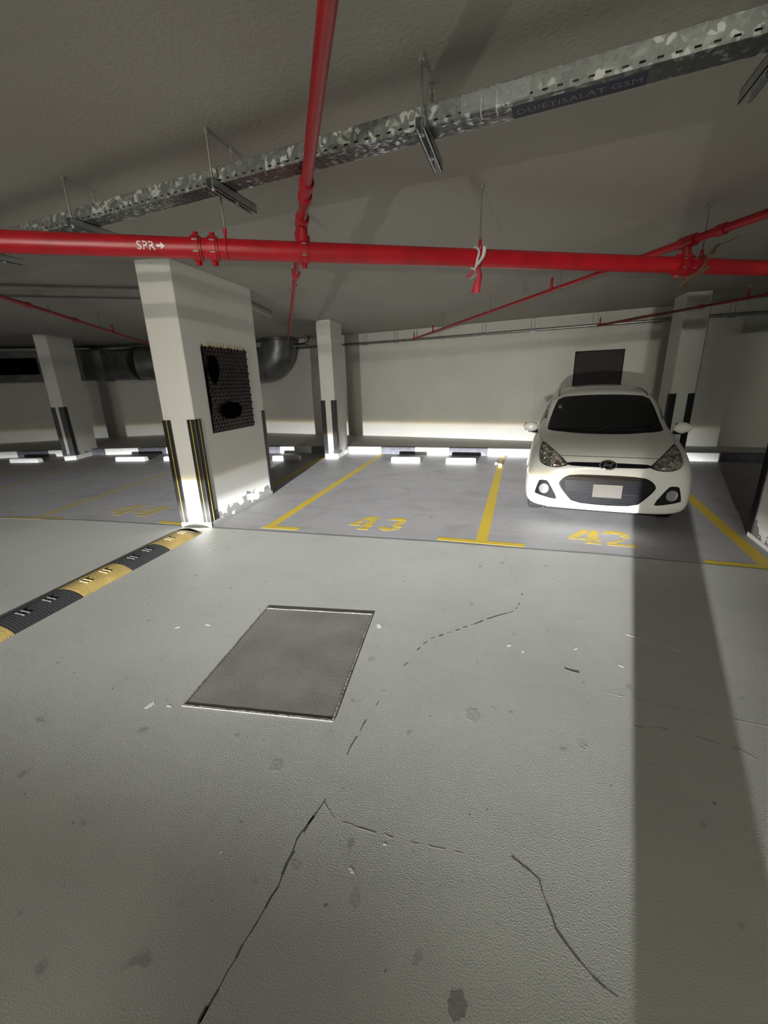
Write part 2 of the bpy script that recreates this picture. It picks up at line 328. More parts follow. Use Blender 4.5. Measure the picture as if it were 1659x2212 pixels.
# blank cover plate on its narrow front face
ux = Vector((fr[0]-fl[0], fr[1]-fl[1], 0)).normalized(); un = Vector((ux.y, -ux.x, 0))
def on_front(u, z, n): p = Vector((fl[0], fl[1], 0))+ux*u+un*n; return (p.x, p.y, z)
pm = MB(); c8 = [on_front(u, z, n) for n in (0.0005, 0.007) for (u, z) in ((0.125, 0.40), (0.235, 0.40), (0.235, 0.565), (0.125, 0.565))]
pm.add(c8, [(0, 1, 2, 3), (4, 5, 6, 7), (0, 1, 5, 4), (1, 2, 6, 5), (2, 3, 7, 6), (3, 0, 4, 7)])
pm.build('cover_plate', M_COLW, r, bevel=0.002)
# mid column
MC = [(-4.006, 8.163), (-3.716, 8.205), (-3.789, 8.932), (-4.08, 8.90)]
r = column(MC, 'slim white column behind bay 43 with two black corner guards, standing against the kerb', 0.1)
guard(r, MC[0], dirv(MC[0], MC[1]), dirv(MC[0], MC[3]), 0.1, 1.22, 0.085, 0)
guard(r, MC[1], dirv(MC[1], MC[0]), dirv(MC[1], MC[2]), 0.1, 1.22, 0.085, 0)
# far left column
FC = [(-10.20, 6.95), (-10.02, 7.10), (-10.34, 7.93), (-10.53, 7.80)]
r = column(FC, 'white column at far left of the photo, in the dark beyond bay 44', 0.1)
guard(r, FC[0], dirv(FC[0], FC[1]), dirv(FC[0], FC[3]), 0.1, 1.22, 0.075, 0)
guard(r, FC[1], dirv(FC[1], FC[0]), dirv(FC[1], FC[2]), 0.1, 1.22, 0.10, 0)
# column behind the car
RC = [(2.37, 8.38), (2.72, 8.41), (2.70, 8.93), (2.35, 8.91)]
r = column(RC, 'white column in shadow directly behind the right side of the parked white car', 0.1)
guard(r, RC[0], dirv(RC[0], RC[1]), dirv(RC[0], RC[3]), 0.1, 1.22, 0.09, 0)
guard(r, RC[1], dirv(RC[1], RC[0]), dirv(RC[1], RC[2]), 0.1, 1.22, 0.09, 0)
# right foreground pillar
PC = [(2.13, 3.3), (2.50, 3.3), (2.56, 4.74), (2.198, 4.74)]
r = column(PC, 'white column cut off by the right edge of the photo, its lower part brightly lit', 0.04)
guard(r, PC[3], dirv(PC[3], PC[0]), dirv(PC[3], PC[2]), 0.05, 1.22, 0.10, 0)
guard(r, PC[0], dirv(PC[0], PC[3]), dirv(PC[0], PC[1]), 0.05, 1.22, 0.08, 0)
# added post, unseen behind the viewpoint, to throw the wide shadow at right
po = MB().tube([(-0.105, -2.0, 0), (-0.105, -2.0, HC)], 0.105, 32).build('shadow_blocker', M_STRUT, smooth=True); tag(po, 'added round post behind the viewpoint, put there to cast the shadow at right', 'post')

# ------------------------------------------------------------------ signs
M_FOIL = None
def foil_mat():
    m, N, L = node_mat('dimpled_dark_sheet'); b = N['Principled BSDF']; b.inputs['Roughness'].default_value = 0.35; b.inputs['Metallic'].default_value = 0.0; b.inputs['Specular IOR Level'].default_value = 0.22
    tc = N.new('ShaderNodeTexCoord'); s = N.new('ShaderNodeSeparateXYZ'); L.new(tc.outputs['Object'], s.inputs[0])
    n = N.new('ShaderNodeTexNoise'); n.inputs['Scale'].default_value = 3.2; n.inputs['Detail'].default_value = 3; L.new(tc.outputs['Object'], n.inputs[0])
    r = N.new('ShaderNodeValToRGB'); L.new(n.outputs[0], r.inputs[0]); e = r.color_ramp.elements
    e[0].position = 0.42; e[0].color = (0.006, 0.005, 0.005, 1); e[1].position = 0.62; e[1].color = (0.024, 0.014, 0.012, 1)
    L.new(r.outputs[0], b.inputs['Base Color'])
    v = N.new('ShaderNodeTexVoronoi'); v.inputs['Scale'].default_value = 22; v.inputs['Randomness'].default_value = 0.25; L.new(tc.outputs['Object'], v.inputs[0])
    bp = N.new('ShaderNodeBump'); bp.inputs['Strength'].default_value = 1.0; bp.inputs['Distance'].default_value = 0.02; bp.invert = True
    return m
M_FOIL = foil_mat(); M_BLK = mat('matt_black', (0.002, 0.002, 0.003), 0.95, spec=0.0)
M_SIGNR = mat('dark_sign_face', (0.012, 0.012, 0.018), 0.7, var=0.3, vscale=5, col2=(0.03, 0.018, 0.018))
ay = math.atan2(br[1]-fr[1], br[0]-fr[0])
hp = empty('dimpled_panel', (-3.368+0.004, 4.0, 1.044), ay); tag(hp, 'dark rectangular dimpled sheet panel hung on the right face of the thick column', 'panel')
sh = MB(); nx, nz = 90, 94
W_, H_ = 0.90, 0.94
def zig(u): return 0.012*math.sin(u*80)+0.006*math.sin(u*33+1)
vv = []; ff = []
for j in range(nz+1):
    for i in range(nx+1):
        u = i/nx; t = j/nz
        x = u*W_ + (0.022*math.sin(t*math.pi)*(1-u)); z = t*H_ + (zig(u) if j == nz else 0)
        pz = 0.044; pp = 0.062; row = round(z/pz); cxx = (round(x/pp-0.5*(row % 2))+0.5*(row % 2))*pp
        d = 0.008 + 0.013*math.exp(-((x-cxx)**2+(z-row*pz)**2)/0.00013) + 0.014*(1-u)**6*math.sin(t*math.pi) + 0.006*max(0, 1-u*5)*math.sin(t*21+u*30)
        vv.append((x, -d, z))
for j in range(nz):
    for i in range(nx):
        a = j*(nx+1)+i; ff.append((a, a+1, a+nx+2, a+nx+1))
sh.add(vv, ff); so = sh.build('sheet', M_FOIL, hp, smooth=True)
MB().box(0, W_, -0.006, -0.001, 0, H_-0.01).build('backing_board', M_BLK, hp)
def blob(cx, cz, rx, rz, n=26, seed=1):
    rnd = random.Random(seed); m_ = MB(); P = []
    for k in range(n):
        a = 2*math.pi*k/n; s = 1+0.10*rnd.uniform(-1, 1); P.append((cx+rx*s*math.cos(a), cz+rz*s*math.sin(a)))
    v = [(x, -0.0315, z) for x, z in P]+[(x, -0.027, z) for x, z in P]
    m_.add(v, [tuple(range(n)), tuple(range(n, 2*n))]+[(k, (k+1) % n, n+(k+1) % n, n+k) for k in range(n)]); return m_
blob(0.40, 0.235, 0.22, 0.10, seed=3).build('black_patch', M_BLK, hp); blob(0.14, 0.70, 0.10, 0.15, seed=5).build('black_patch', M_BLK, hp)
st_ = MB()
M_CREAM = mat('cream_edge_strip', (0.62, 0.55, 0.36), 0.7)
for k in range(13): st_.box(0.10+k*0.058, 0.128+k*0.058, -0.006, -0.001, H_-0.01, H_+0.045)
st_.build_split('torn_tab', M_CREAM, hp)
# wall sign over the car
def wall_frame(x):
    for a, b in zip(WALLP, WALLP[1:]):
        if a[0] <= x <= b[0]: return (poly_y(WALLP, x), math.atan2(b[1]-a[1], b[0]-a[0]))
yw, aw = wall_frame(1.45)
ws = empty('wall_sign', (1.45, yw-0.10, 1.33), aw); tag(ws, 'dark rectangular sign on the back wall just above the roof of the white car', 'sign')
MB().box(-0.445, 0.445, -0.016, 0.0, 0, 0.70).build('sign_board', M_SIGNR, ws, bevel=0.003)
fr_ = MB()
for b_ in ((-0.455, -0.44, -0.022, 0.0, -0.01, 0.71), (0.44, 0.455, -0.022, 0.0, -0.01, 0.71), (-0.44, 0.44, -0.022, 0.0, -0.01, 0.005), (-0.44, 0.44, -0.022, 0, 0.695, 0.71)): fr_.box(*b_)
fr_.build('sign_frame', M_BLK, ws)

# ------------------------------------------------------------------ floor markings
def ground(name, polys, material, parent=None, z=0.003):
    m_ = MB()
    for k_, P in enumerate(polys):
        n = len(P); m_.add([(p[0], p[1], 0.0) for p in P]+[(p[0], p[1], z+0.00004*(k_ % 7)) for p in P], [tuple(range(n, 2*n))]+[(i, (i+1) % n, n+(i+1) % n, n+i) for i in range(n)])
    return m_.build(name, material, parent)
def bar(a, b, wd):
    d = Vector((b[0]-a[0], b[1]-a[1])).normalized()*wd/2; n = Vector((-d.y, d.x)); a = Vector(a[:2]); b = Vector(b[:2])
    return [tuple(a-n), tuple(b-n), tuple(b+n), tuple(a+n)]
def line(label, segs, mt=None):
    e = empty('bay_line'); tag(e, label, 'painted line', 'yellow bay lines on the floor')
    for i, (nm, a, b, wd) in enumerate(segs): ground(nm, [bar(a, b, wd)], mt or M_LINE, e, 0.0003+0.00015*i)
    return e
line('yellow painted line left of bay 43 with a short foot at its near end', [('long_stroke', (-2.675, 3.86), (-2.92, 8.86), 0.11), ('foot_stroke', (-2.75, 3.86), (-2.30, 3.89), 0.085)])
line('yellow painted line between bays 43 and 42 ending in a T', [('long_stroke', (-0.297, 3.98), (-0.312, 8.92), 0.115), ('foot_stroke', (-0.735, 3.957), (0.117, 3.961), 0.085)])
line('yellow painted line right of the white car running to the right column', [('long_stroke', (2.03, 3.98), (2.17, 6.3), 0.115), ('long_stroke', (2.17, 6.3), (2.35, 8.2), 0.115), ('foot_stroke', (1.58, 3.935), (2.13, 3.92), 0.085)])
line('short yellow dash at the foot of the thick column, left side', [('foot_stroke', (-4.12, 3.725), (-3.72, 3.73), 0.075)])
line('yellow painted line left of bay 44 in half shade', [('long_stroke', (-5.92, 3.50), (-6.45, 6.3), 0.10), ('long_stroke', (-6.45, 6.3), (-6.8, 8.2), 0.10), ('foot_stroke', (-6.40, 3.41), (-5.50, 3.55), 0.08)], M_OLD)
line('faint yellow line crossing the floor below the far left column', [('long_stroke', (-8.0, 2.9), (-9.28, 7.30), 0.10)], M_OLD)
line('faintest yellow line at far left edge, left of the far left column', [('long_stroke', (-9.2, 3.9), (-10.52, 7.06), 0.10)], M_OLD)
line('yellow line in shadow between the thick column and the slim column', [('long_stroke', (-3.78, 5.6), (-4.14, 8.6), 0.095)])
# stencilled digits (unit box 0.78 x 1)
def arc(cx, cy, r0, r1, a0, a1, n=14, sx=1.0):
    o = [(cx+sx*r1*math.cos(math.radians(a0+(a1-a0)*k/n)), cy+r1*math.sin(math.radians(a0+(a1-a0)*k/n))) for k in range(n+1)]
    i = [(cx+sx*r0*math.cos(math.radians(a0+(a1-a0)*k/n)), cy+r0*math.sin(math.radians(a0+(a1-a0)*k/n))) for k in range(n+1)]
    return [[i[k], o[k], o[k+1], i[k+1]] for k in range(n)]
DIG = {
 '4': [[(0, .22), (0, .40), (.34, 1), (.58, 1), (.22, .40)], [(0, .24), (.20, .40), (.44, .40), (.44, .24)], [(.48, .03), (.48, .84), (.60, 1), (.74, 1), (.74, .03)], [(.42, 0), (.80, 0), (.80, .10), (.42, .10)], [(.70, .24), (.80, .24), (.80, .40), (.70, .40)]],
 '3': arc(.36, .735, .075, .265, 165, 10, 10, 1.25)+arc(.36, .735, .075, .265, 0, -85, 8, 1.25)+arc(.36, .285, .095, .285, 85, 0, 8, 1.3)+arc(.36, .285, .095, .285, -10, -165, 10, 1.3),
 '2': arc(.37, .70, .10, .30, 170, 15, 10, 1.25)+arc(.37, .70, .10, .30, 5, -35, 6, 1.25)+[[(.50, .50), (.66, .53), (.26, .17), (.04, .17)], [(.02, 0), (.80, 0), (.80, .15), (.02, .15)]],
}
def number(digits, label):
    e = empty('bay_number'); tag(e, label, 'painted number', 'stencilled bay numbers')
    for ch, org, ex, ey in digits:
        P = [[(org[0]+p[0]/0.8*ex[0]+p[1]*ey[0], org[1]+p[0]/0.8*ex[1]+p[1]*ey[1]) for p in poly] for poly in DIG[ch]]
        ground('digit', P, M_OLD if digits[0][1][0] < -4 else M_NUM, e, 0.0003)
number([('4', (-1.80, 4.03), (0.27, 0.0), (0.02, 0.46)), ('3', (-1.45, 4.06), (0.28, 0.01), (0.03, 0.45))], 'yellow stencilled number 43 painted in the middle bay')
number([('4', (0.52, 4.155), (0.29, 0.0), (0.05, 0.40)), ('2', (0.86, 4.15), (0.27, 0.0), (0.01, 0.43))], 'yellow stencilled number 42 painted in front of the white car')
number([('4', (-5.20, 3.80), (0.32, 0.03), (0.0, 0.46)), ('4', (-4.80, 3.83), (0.32, 0.03), (0.0, 0.46))], 'worn yellow stencilled number 44 left of the thick column')

# inspection cover
cv = empty('inspection_cover'); tag(cv, 'flat grey cement inspection cover set in the aisle floor', 'floor cover')
Q = [(-1.556, 1.317), (-0.764, 1.437), (-0.899, 2.407), (-1.685, 2.283)]
cc = (sum(q[0] for q in Q)/4, sum(q[1] for q in Q)/4)
def scale_q(k): return [(cc[0]+(q[0]-cc[0])*k, cc[1]+(q[1]-cc[1])*k) for q in Q]
M_COVER = mat('cement_cover', (0.215, 0.205, 0.185), 0.8, bump=0.12, bscale=60, var=0.25, vscale=3.5)
M_RIM = mat('cement_rim', (0.30, 0.29, 0.26), 0.85, bump=0.6, bscale=60, var=0.45, vscale=9)
ground('cover_slab', [scale_q(0.962)], M_COVER, cv, 0.0014)
o4, i4 = scale_q(1.0), scale_q(0.975)
ground('rim', [[o4[k], o4[(k+1) % 4], i4[(k+1) % 4], i4[k]] for k in range(4)], M_RIM, cv, 0.003)
g4, h4 = scale_q(0.975), scale_q(0.962)
ground('gap', [[g4[k], g4[(k+1) % 4], h4[(k+1) % 4], h4[k]] for k in range(4)], mat('gap_dirt', (0.11, 0.10, 0.09), 0.9), cv, 0.001)

# cracks and scratches belong to the floor
def crack(pts, wd, material=M_CRACK, dash=None, seed=0):
    rnd = random.Random(seed); P = []
    for a, b in zip(pts, pts[1:]):
        n = max(2, int((Vector(b)-Vector(a)).length/0.03))
        for k in range(n): P.append((a[0]+(b[0]-a[0])*k/n+rnd.uniform(-.003, .003), a[1]+(b[1]-a[1])*k/n+rnd.uniform(-.003, .003)))
    P.append(pts[-1]); polys = []
    for i, (a, b) in enumerate(zip(P, P[1:])):
        if dash and rnd.random() < dash: continue
        polys.append(bar(a, b, wd*rnd.uniform(0.4, 1.3)))
    return ground('crack', polys, material, fa, 0.0003)
M_HAIR = mat('hairline', (0.29, 0.29, 0.27), 0.9)
crack([(-0.685, 0.40), (-0.678, 0.536), (-0.665, 0.66), (-0.653, 0.758), (-0.666, 0.903), (-0.632, 1.071)], 0.006)
crack([(-0.655, 0.758), (-0.66, 0.903), (-0.645, 1.0)], 0.009, dash=0.5, seed=4)
crack([(-0.631, 1.213), (-0.626, 1.389), (-0.618, 1.491), (-0.597, 1.624)], 0.006, dash=0.45, seed=3)
crack([(-0.685, 0.40), (-0.68, 0.50)], 0.012, dash=0.2, seed=9)
crack([(0.39, 0.769), (0.281, 0.82), (0.193, 0.897), (0.153, 1.021), (0.065, 1.066)], 0.0045, M_CRACK, 0.25, 2)
crack([(-0.093, 1.027), (-0.336, 1.009), (-0.57, 1.008), (-0.63, 1.056)], 0.003, M_HAIR, 0.3, 5)
crack([(-0.509, 2.083), (-0.452, 2.221), (-0.272, 2.393), (-0.108, 2.564), (0.04, 2.695)], 0.010, dash=0.35, seed=6)
crack([(0.04, 2.695), (0.101, 2.878), (0.073, 3.095)], 0.012, dash=0.6, seed=7)
crack([(0.073, 3.095), (0.009, 3.29), (-0.089, 3.832)], 0.004, M_HAIR, 0.2, 8)
crack([(-0.545, 1.918), (-0.53, 1.96)], 0.01, seed=8)
crack([(0.589, 1.80), (0.70, 1.82), (0.829, 1.81), (0.989, 1.779), (1.031, 1.744)], 0.012, M_HAIR, 0.3, 12)
crack([(0.50, 2.0), (0.8, 1.98), (1.3, 1.95)], 0.004, M_HAIR, 0.1, 13)
crack([(0.712, 2.59), (0.823, 2.545), (0.969, 2.482)], 0.006, mat('scrape', (0.75, 0.72, 0.6), 0.7), 0.05, 11)
# faded tyre scuffs, drips and chips: flat irregular marks on the coating
def blotch(cx, cy, rx, ry, ang, material, seed, z=0.0011, n=22, rough=0.35):
    rnd = random.Random(seed); P = []; ca, sa = math.cos(ang), math.sin(ang); s_ = 1.0
    for k in range(n):
        a = 2*math.pi*k/n; s_ = 0.5*s_+0.5*(1+rnd.uniform(-rough, rough)); x, y = rx*s_*math.cos(a), ry*s_*math.sin(a)
        P.append((cx+x*ca-y*sa, cy+x*sa+y*ca))
    return P
M_STAIN = mat('grey_stain', (0.34, 0.34, 0.315), 0.85, bump=0.2, bscale=80)
M_STAIN2 = mat('dark_stain', (0.22, 0.22, 0.20), 0.85, bump=0.2, bscale=80)
M_CHIP = mat('white_chip', (0.72, 0.72, 0.68), 0.7)
spots = [(-0.06, 0.66, .025, .03, M_STAIN2), (-0.40, 0.80, .016, .03, M_STAIN), (-0.63, 0.83, .018, .02, M_STAIN), (-0.90, 1.15, .03, .03, M_STAIN), (-0.18, 0.72, .02, .014, M_STAIN), (0.35, 1.62, .03, .02, M_STAIN), (-0.13, 1.66, .05, .03, M_STAIN)]
for k, (x, y, a, b, mm) in enumerate(spots): ground('stain', [blotch(x, y, a, b, 0.3*k, mm, 40+k)], mm, fa, 0.00025)
chips = [(-1.95, 1.98, .02), (-2.13, 1.9, .018), (-1.72, 1.28, .025), (-0.81, 2.27, .03), (-0.44, 0.87, .012), (-0.36, 0.98, .006), (0.02, 2.28, .016), (0.10, 2.24, .012), (0.62, 2.25, .012), (-1.62, 1.30, .015), (0.4, 2.35, .01), (-0.90, 0.79, .006)]
ground('chips', [blotch(x, y, s, s*0.45, k*0.7, None, 70+k, rough=0.7) for k, (x, y, s) in enumerate(chips)], M_CHIP, fa, 0.0004)
lf = MB().tube([(0.318, 2.140, 0.0008), (0.34, 2.131, 0.0008), (0.37, 2.122, 0.001), (0.385, 2.120, 0.0012), (0.392, 2.119, 0.001)], [0.0005, 0.0007, 0.0007, 0.001, 0.0006], 8).build('twig', mat('twig_brown', (0.05, 0.045, 0.04), 0.8), smooth=True); tag(lf, 'small dark twig lying on the aisle floor in front of the white car', 'twig')
# crumpled bits of paper on the line behind
def crumple(x, y, s, label, seed):
    rnd = random.Random(seed); bm = bmesh.new(); bmesh.ops.create_icosphere(bm, subdivisions=2, radius=s)
    for v in bm.verts: v.co *= rnd.uniform(0.65, 1.15); v.co.z *= 0.7
    zmin = min(v.co.z for v in bm.verts)
    for v in bm.verts: v.co.z -= zmin
    me = bpy.data.meshes.new('crumpled_paper'); bm.to_mesh(me); bm.free(); me.materials.append(mat('white_paper', (0.85, 0.85, 0.84), 0.8))
    o = bpy.data.objects.new('crumpled_paper', me); o.location = (x, y, 0); COL.objects.link(o); tag(o, label, 'litter', 'crumpled paper by the bay line'); return o
crumple(-0.392, 8.03, 0.028, 'smaller crumpled white scrap on the floor left of the line between bays 43 and 42', 1)
crumple(-0.31, 7.82, 0.042, 'larger crumpled white scrap lying on the line between bays 43 and 42', 2)

# ------------------------------------------------------------------ speed bump
sb = empty('speed_bump'); tag(sb, 'rubber speed bump of alternating yellow and black pieces at the left of the aisle', 'speed bump')
M_SBY = mat('yellow_bump_rubber', (0.36, 0.255, 0.075), 0.75, bump=0.5, bscale=120, var=0.3, vscale=8)
M_RIBY = mat('worn_yellow_rib', (0.50, 0.40, 0.17), 0.6); M_RIBB = mat('worn_black_rib', (0.11, 0.11, 0.11), 0.6)
def tread_mat():
    m, N, L = node_mat('black_bump_rubber'); b = N['Principled BSDF']; b.inputs['Roughness'].default_value = 0.55; b.inputs['Base Color'].default_value = (0.022, 0.021, 0.023, 1)
    tc = N.new('ShaderNodeTexCoord'); v = N.new('ShaderNodeTexBrick'); v.inputs['Scale'].default_value = 11; L.new(tc.outputs['Object'], v.inputs[0])
    v.inputs['Color1'].default_value = (1, 1, 1, 1); v.inputs['Color2'].default_value = (.8, .8, .8, 1); v.inputs['Mortar'].default_value = (0, 0, 0, 1); v.inputs['Mortar Size'].default_value = 0.05
    bp = N.new('ShaderNodeBump'); bp.inputs['Strength'].default_value = 0.9; bp.inputs['Distance'].default_value = 0.01; L.new(v.outputs[0], bp.inputs['Height']); L.new(bp.outputs[0], b.inputs['Normal']); return m
M_SBB = tread_mat()
def bump_frame(t):  # t = distance from the far end towards the camera side
    a = Vector((-3.47, 3.50)); b = Vector((-3.31, 1.45)); d = (b-a).normalized(); n = Vector((-d.y, d.x)); return a+d*t, n
HW = 0.165
bl_ = [0.0, 0.50, 0.98, 1.47, 1.98, 2.5, 3.0]
for k, (a0, a1) in enumerate(zip(bl_, bl_[1:])):
    bmsh = MB(); n_a = 18; v = []; f = []
    steps = 8
    for i in range(steps+1):
        t = a0+0.004+(a1-a0-0.008)*i/steps; c, n = bump_frame(t)
        for j in range(n_a+1):
            u = -1+2*j/n_a; h = 0.055*(1-u*u)**0.8
            if k == 0 and i == 0: h *= 0.25
            if k == 0 and i == 1: h *= 0.85
            p = c+n*(u*HW); v.append((p.x, p.y, h+0.002))
    for i in range(steps):
        for j in range(n_a): q = i*(n_a+1)+j; f.append((q, q+1, q+n_a+2, q+n_a+1))
    base = len(v)
    f.append(tuple(range(n_a+1))); f.append(tuple(steps*(n_a+1)+j for j in range(n_a+1)))
    bmsh.add(v, f)
    s_ = bmsh.build('yellow_segment' if k % 2 == 0 else 'black_segment', M_SBY if k % 2 == 0 else M_SBB, sb, smooth=True)
    rg = MB()
    for tt in (0.26, 0.33, 0.64, 0.71):
        t = a0+(a1-a0)*tt; c, n = bump_frame(t); c2, _ = bump_frame(t+0.010); d = (c2-c)
        for (u0, u1) in ((-0.05, 0.42),):
            pa, pb = c+n*(u0*HW), c+n*(u1*HW); ha, hb = 0.055*(1-u0*u0)**.8, 0.055*(1-u1*u1)**.8
            vv = [(pa.x, pa.y, ha), (pb.x, pb.y, hb), (pb.x+d.x, pb.y+d.y, hb), (pa.x+d.x, pa.y+d.y, ha)]
            rg.add(vv+[(x, y, z+0.006) for x, y, z in vv], [(4, 5, 6, 7), (0, 1, 5, 4), (1, 2, 6, 5), (2, 3, 7, 6), (3, 0, 4, 7)])
    rg.build_split('raised_rib', M_RIBY if k % 2 == 0 else M_RIBB, s_)

ec = MB(); cE, nE = bump_frame(-0.045); c0, _ = bump_frame(0.004); vv = []
for (c_, k_) in ((c0, 0.050), (cE, 0.012)):
    for j in range(17):
        u = -1+2*j/16; vv.append(tuple(c_+nE*(u*HW*(1 if k_ > .02 else .8)))+(k_*(1-u*u)**0.8+0.001,))
ec.add(vv, [(j, j+1, 18+j, 17+j) for j in range(16)]+[tuple(range(17)), tuple(range(17, 34))]); ec.build('black_end_cap', M_SBB, sb, smooth=True)
# ------------------------------------------------------------------ wheel stops
def wheel_stop(x0, y0, x1, y1, label):
    a, b = Vector((x0, y0)), Vector((x1, y1)); L_ = (b-a).length; e = MB()
    sec = [(0, 0), (0.0, 0.075), (0.02, 0.10), (0.10, 0.10), (0.13, 0.07), (0.14, 0)]
    ch = 0.03
    n = len(sec); v = [(0, y, z) for y, z in sec]+[(ch, y*0.86+0.01, z+0.0 if z < .05 else z) for y, z in sec]
    v = [(0, y, z*0.93) for y, z in sec]+[(ch, y, z) for y, z in sec]+[(L_-ch, y, z) for y, z in sec]+[(L_, y, z*0.93) for y, z in sec]
    f = [tuple(range(n))]+[tuple(3*n+k for k in range(n))]
    for s in range(3): f += [(s*n+k, s*n+(k+1) % n, (s+1)*n+(k+1) % n, (s+1)*n+k) for k in range(n)]
    e.add(v, f); o = e.build('wheel_stop', M_WHITE, bevel=0.006); o.location = (x0, y0, 0); o.rotation_euler.z = math.atan2(y1-y0, x1-x0)
    tag(o, label, 'wheel stop', 'white concrete wheel stops'); return o
wheel_stop(-2.446, 7.965, -1.856, 8.0, 'white concrete wheel stop in bay 43, the left one of the lit pair')
wheel_stop(-1.342, 8.01, -0.771, 8.05, 'white concrete wheel stop in bay 43, the right one of the lit pair')
wheel_stop(0.165, 8.1, 0.75, 8.12, 'white concrete wheel stop behind the near left wheel of the white car')
wheel_stop(-5.06, 7.73, -4.45, 7.82, 'white concrete wheel stop half in shadow between the thick and the slim columns')
wheel_stop(-7.60, 7.30, -7.0, 7.42, 'white concrete wheel stop partly hidden by the left edge of the thick column')
wheel_stop(-8.76, 7.07, -8.04, 7.20, 'white concrete wheel stop right of the far left column')
wheel_stop(-11.335, 6.48, -10.60, 6.62, 'white concrete wheel stop at far left, before the far left column')

# ------------------------------------------------------------------ overhead sprinkler pipes
MX = Vector((1.0, 0.601, 0)).normalized()
def main_at(x): return Vector((x, 3.29+0.601*(x+0.337), 2.34))
RM = 0.056
mp_ = empty('sprinkler_main_pipe'); tag(mp_, 'thick red sprinkler main pipe crossing the whole photo below the ceiling', 'pipe')
MB().tube([main_at(-9.5), main_at(7.5)], RM, 32).build('pipe', M_RED, mp_, smooth=True)
def collar(mb, c, ax, r, w_):
    a = ax.normalized()*w_/2; mb.tube([c-a, c+a], r, 28)
M_BOLT = mat('bright_bolt', (0.55, 0.55, 0.52), 0.3, 0.9)
def coupling(x, parent):
    c = main_at(x); k = MB()
    collar(k, c, MX, RM+0.016, 0.03); collar(k, c-MX*0.022, MX, RM+0.010, 0.012); collar(k, c+MX*0.022, MX, RM+0.010, 0.012)
    n = MX.cross(Vector((0, 0, 1)))
    for s in (-1, 1):
        e = c+Vector((0, 0, s*(RM+0.02))); k.box(e.x-0.012, e.x+0.012, e.y-0.012, e.y+0.012, e.z-0.014, e.z+0.008)
    o = k.build('coupling', M_RED, parent, smooth=True)
    b = MB()
    for s in (-1, 1):
        e = c+n*(RM+0.012)*1.0+Vector((0, 0, 0.03*s)); b.tube([e-MX*0.014, e+MX*0.014], 0.005, 8)
    b.build_split('bolt', M_BOLT, o, smooth=True)
for x in (-1.895, -1.815, -1.36, 1.07, 1.15): coupling(x, mp_)
# SPR lettering with an arrow, wrapped on the pipe
def wrap_text(body, size, x0, parent):
    cu = bpy.data.curves.new('t', 'FONT'); cu.body = body; cu.size = size; cu.resolution_u = 2; cu.offset = 0.0006
    to = bpy.data.objects.new('t', cu); COL.objects.link(to); dg = bpy.context.evaluated_depsgraph_get()
    me = bpy.data.meshes.new_from_object(to.evaluated_get(dg)); bpy.data.objects.remove(to)
    bm = bmesh.new(); bm.from_mesh(me); w_ = max(v.co.x for v in bm.verts); h_ = size*0.7
    # arrow
    ax = w_+size*0.12; yc = h_/2
    A = [(ax, yc-.14*h_), (ax+.35*size, yc-.14*h_), (ax+.35*size, yc-.42*h_), (ax+.72*size, yc), (ax+.35*size, yc+.42*h_), (ax+.35*size, yc+.14*h_), (ax, yc+.14*h_)]
    bm.faces.new([bm.verts.new((x, y, 0)) for x, y in A])
    n = MX.cross(Vector((0, 0, 1))).normalized()
    for v in bm.verts:
        th = (v.co.y-h_/2)/(RM+0.001)-0.12
        p = main_at(x0)+MX*v.co.x+(n*math.cos(th)+Vector((0, 0, 1))*math.sin(th))*(RM+0.0012); v.co = p
    bm.to_mesh(me); bm.free(); me.materials.append(mat('white_lettering', (0.75, 0.70, 0.68), 0.6)); me.name = 'lettering'
    o = bpy.data.objects.new('lettering', me); COL.objects.link(o); o.parent = parent; return o
wrap_text('SPR', 0.062, -2.165, mp_)

def hanger_parts(parent, p, z_pipe, rp, rod_r=0.005):
    c = Vector((p[0], p[1], z_pipe))
    MB().tube([(p[0], p[1], z_pipe+rp), (p[0], p[1], HC)], rod_r, 8).build('threaded_rod', M_ROD, parent, smooth=True)
    return c
def hanger(p, z_pipe, rp, axis, label, group='rod hangers of the sprinkler pipes', rod=0.005, red=True):
    h = empty('pipe_hanger', (0, 0, 0)); tag(h, label, 'pipe hanger', group)
    MB().tube([(p[0], p[1], z_pipe+rp+0.04), (p[0], p[1], HC-0.004)], rod, 8).build('threaded_rod', M_ROD, h, smooth=True)
    k = MB(); ax = axis.normalized(); n = Vector((-ax.y, ax.x, 0))
    for s in (-1, 1):
        path = [Vector((p[0], p[1], z_pipe))+n*(rp+0.004)*math.sin(a)*s+Vector((0, 0, -(rp+0.004)*math.cos(a))) for a in [math.pi*i/10 for i in range(9)]]
        path += [Vector((p[0], p[1], z_pipe+rp+0.03))+n*0.006*s, Vector((p[0], p[1], z_pipe+rp+0.05))+n*0.004*s]
        k.tube(path, 0.005 if rp > .04 else 0.0035, 6)
    k.tube([(p[0], p[1], z_pipe+rp+0.025), (p[0], p[1], z_pipe+rp+0.055)], 0.011, 8)
    k.build('clevis', M_RED if red else M_ROD, h, smooth=True)
    MB().tube([(p[0], p[1], HC-0.02), (p[0], p[1], HC)], 0.013, 10).build('ceiling_anchor', M_ROD, h, smooth=True)
    return h
for x, lb in ((-1.75, 'rod hanger of the red main pipe between the couplings and the crossing'), (-0.34, 'rod hanger of the red main pipe with a red and white tape tied to it'), (1.25, 'rod hanger of the red main pipe at the right, near the brownish tape'), (3.2, 'rod hanger of the red main pipe beyond the right edge'), (-4.2, 'rod hanger of the red main pipe beyond the left edge')):
    p = main_at(x); hanger((p.x, p.y), 2.34, RM, MX, lb)
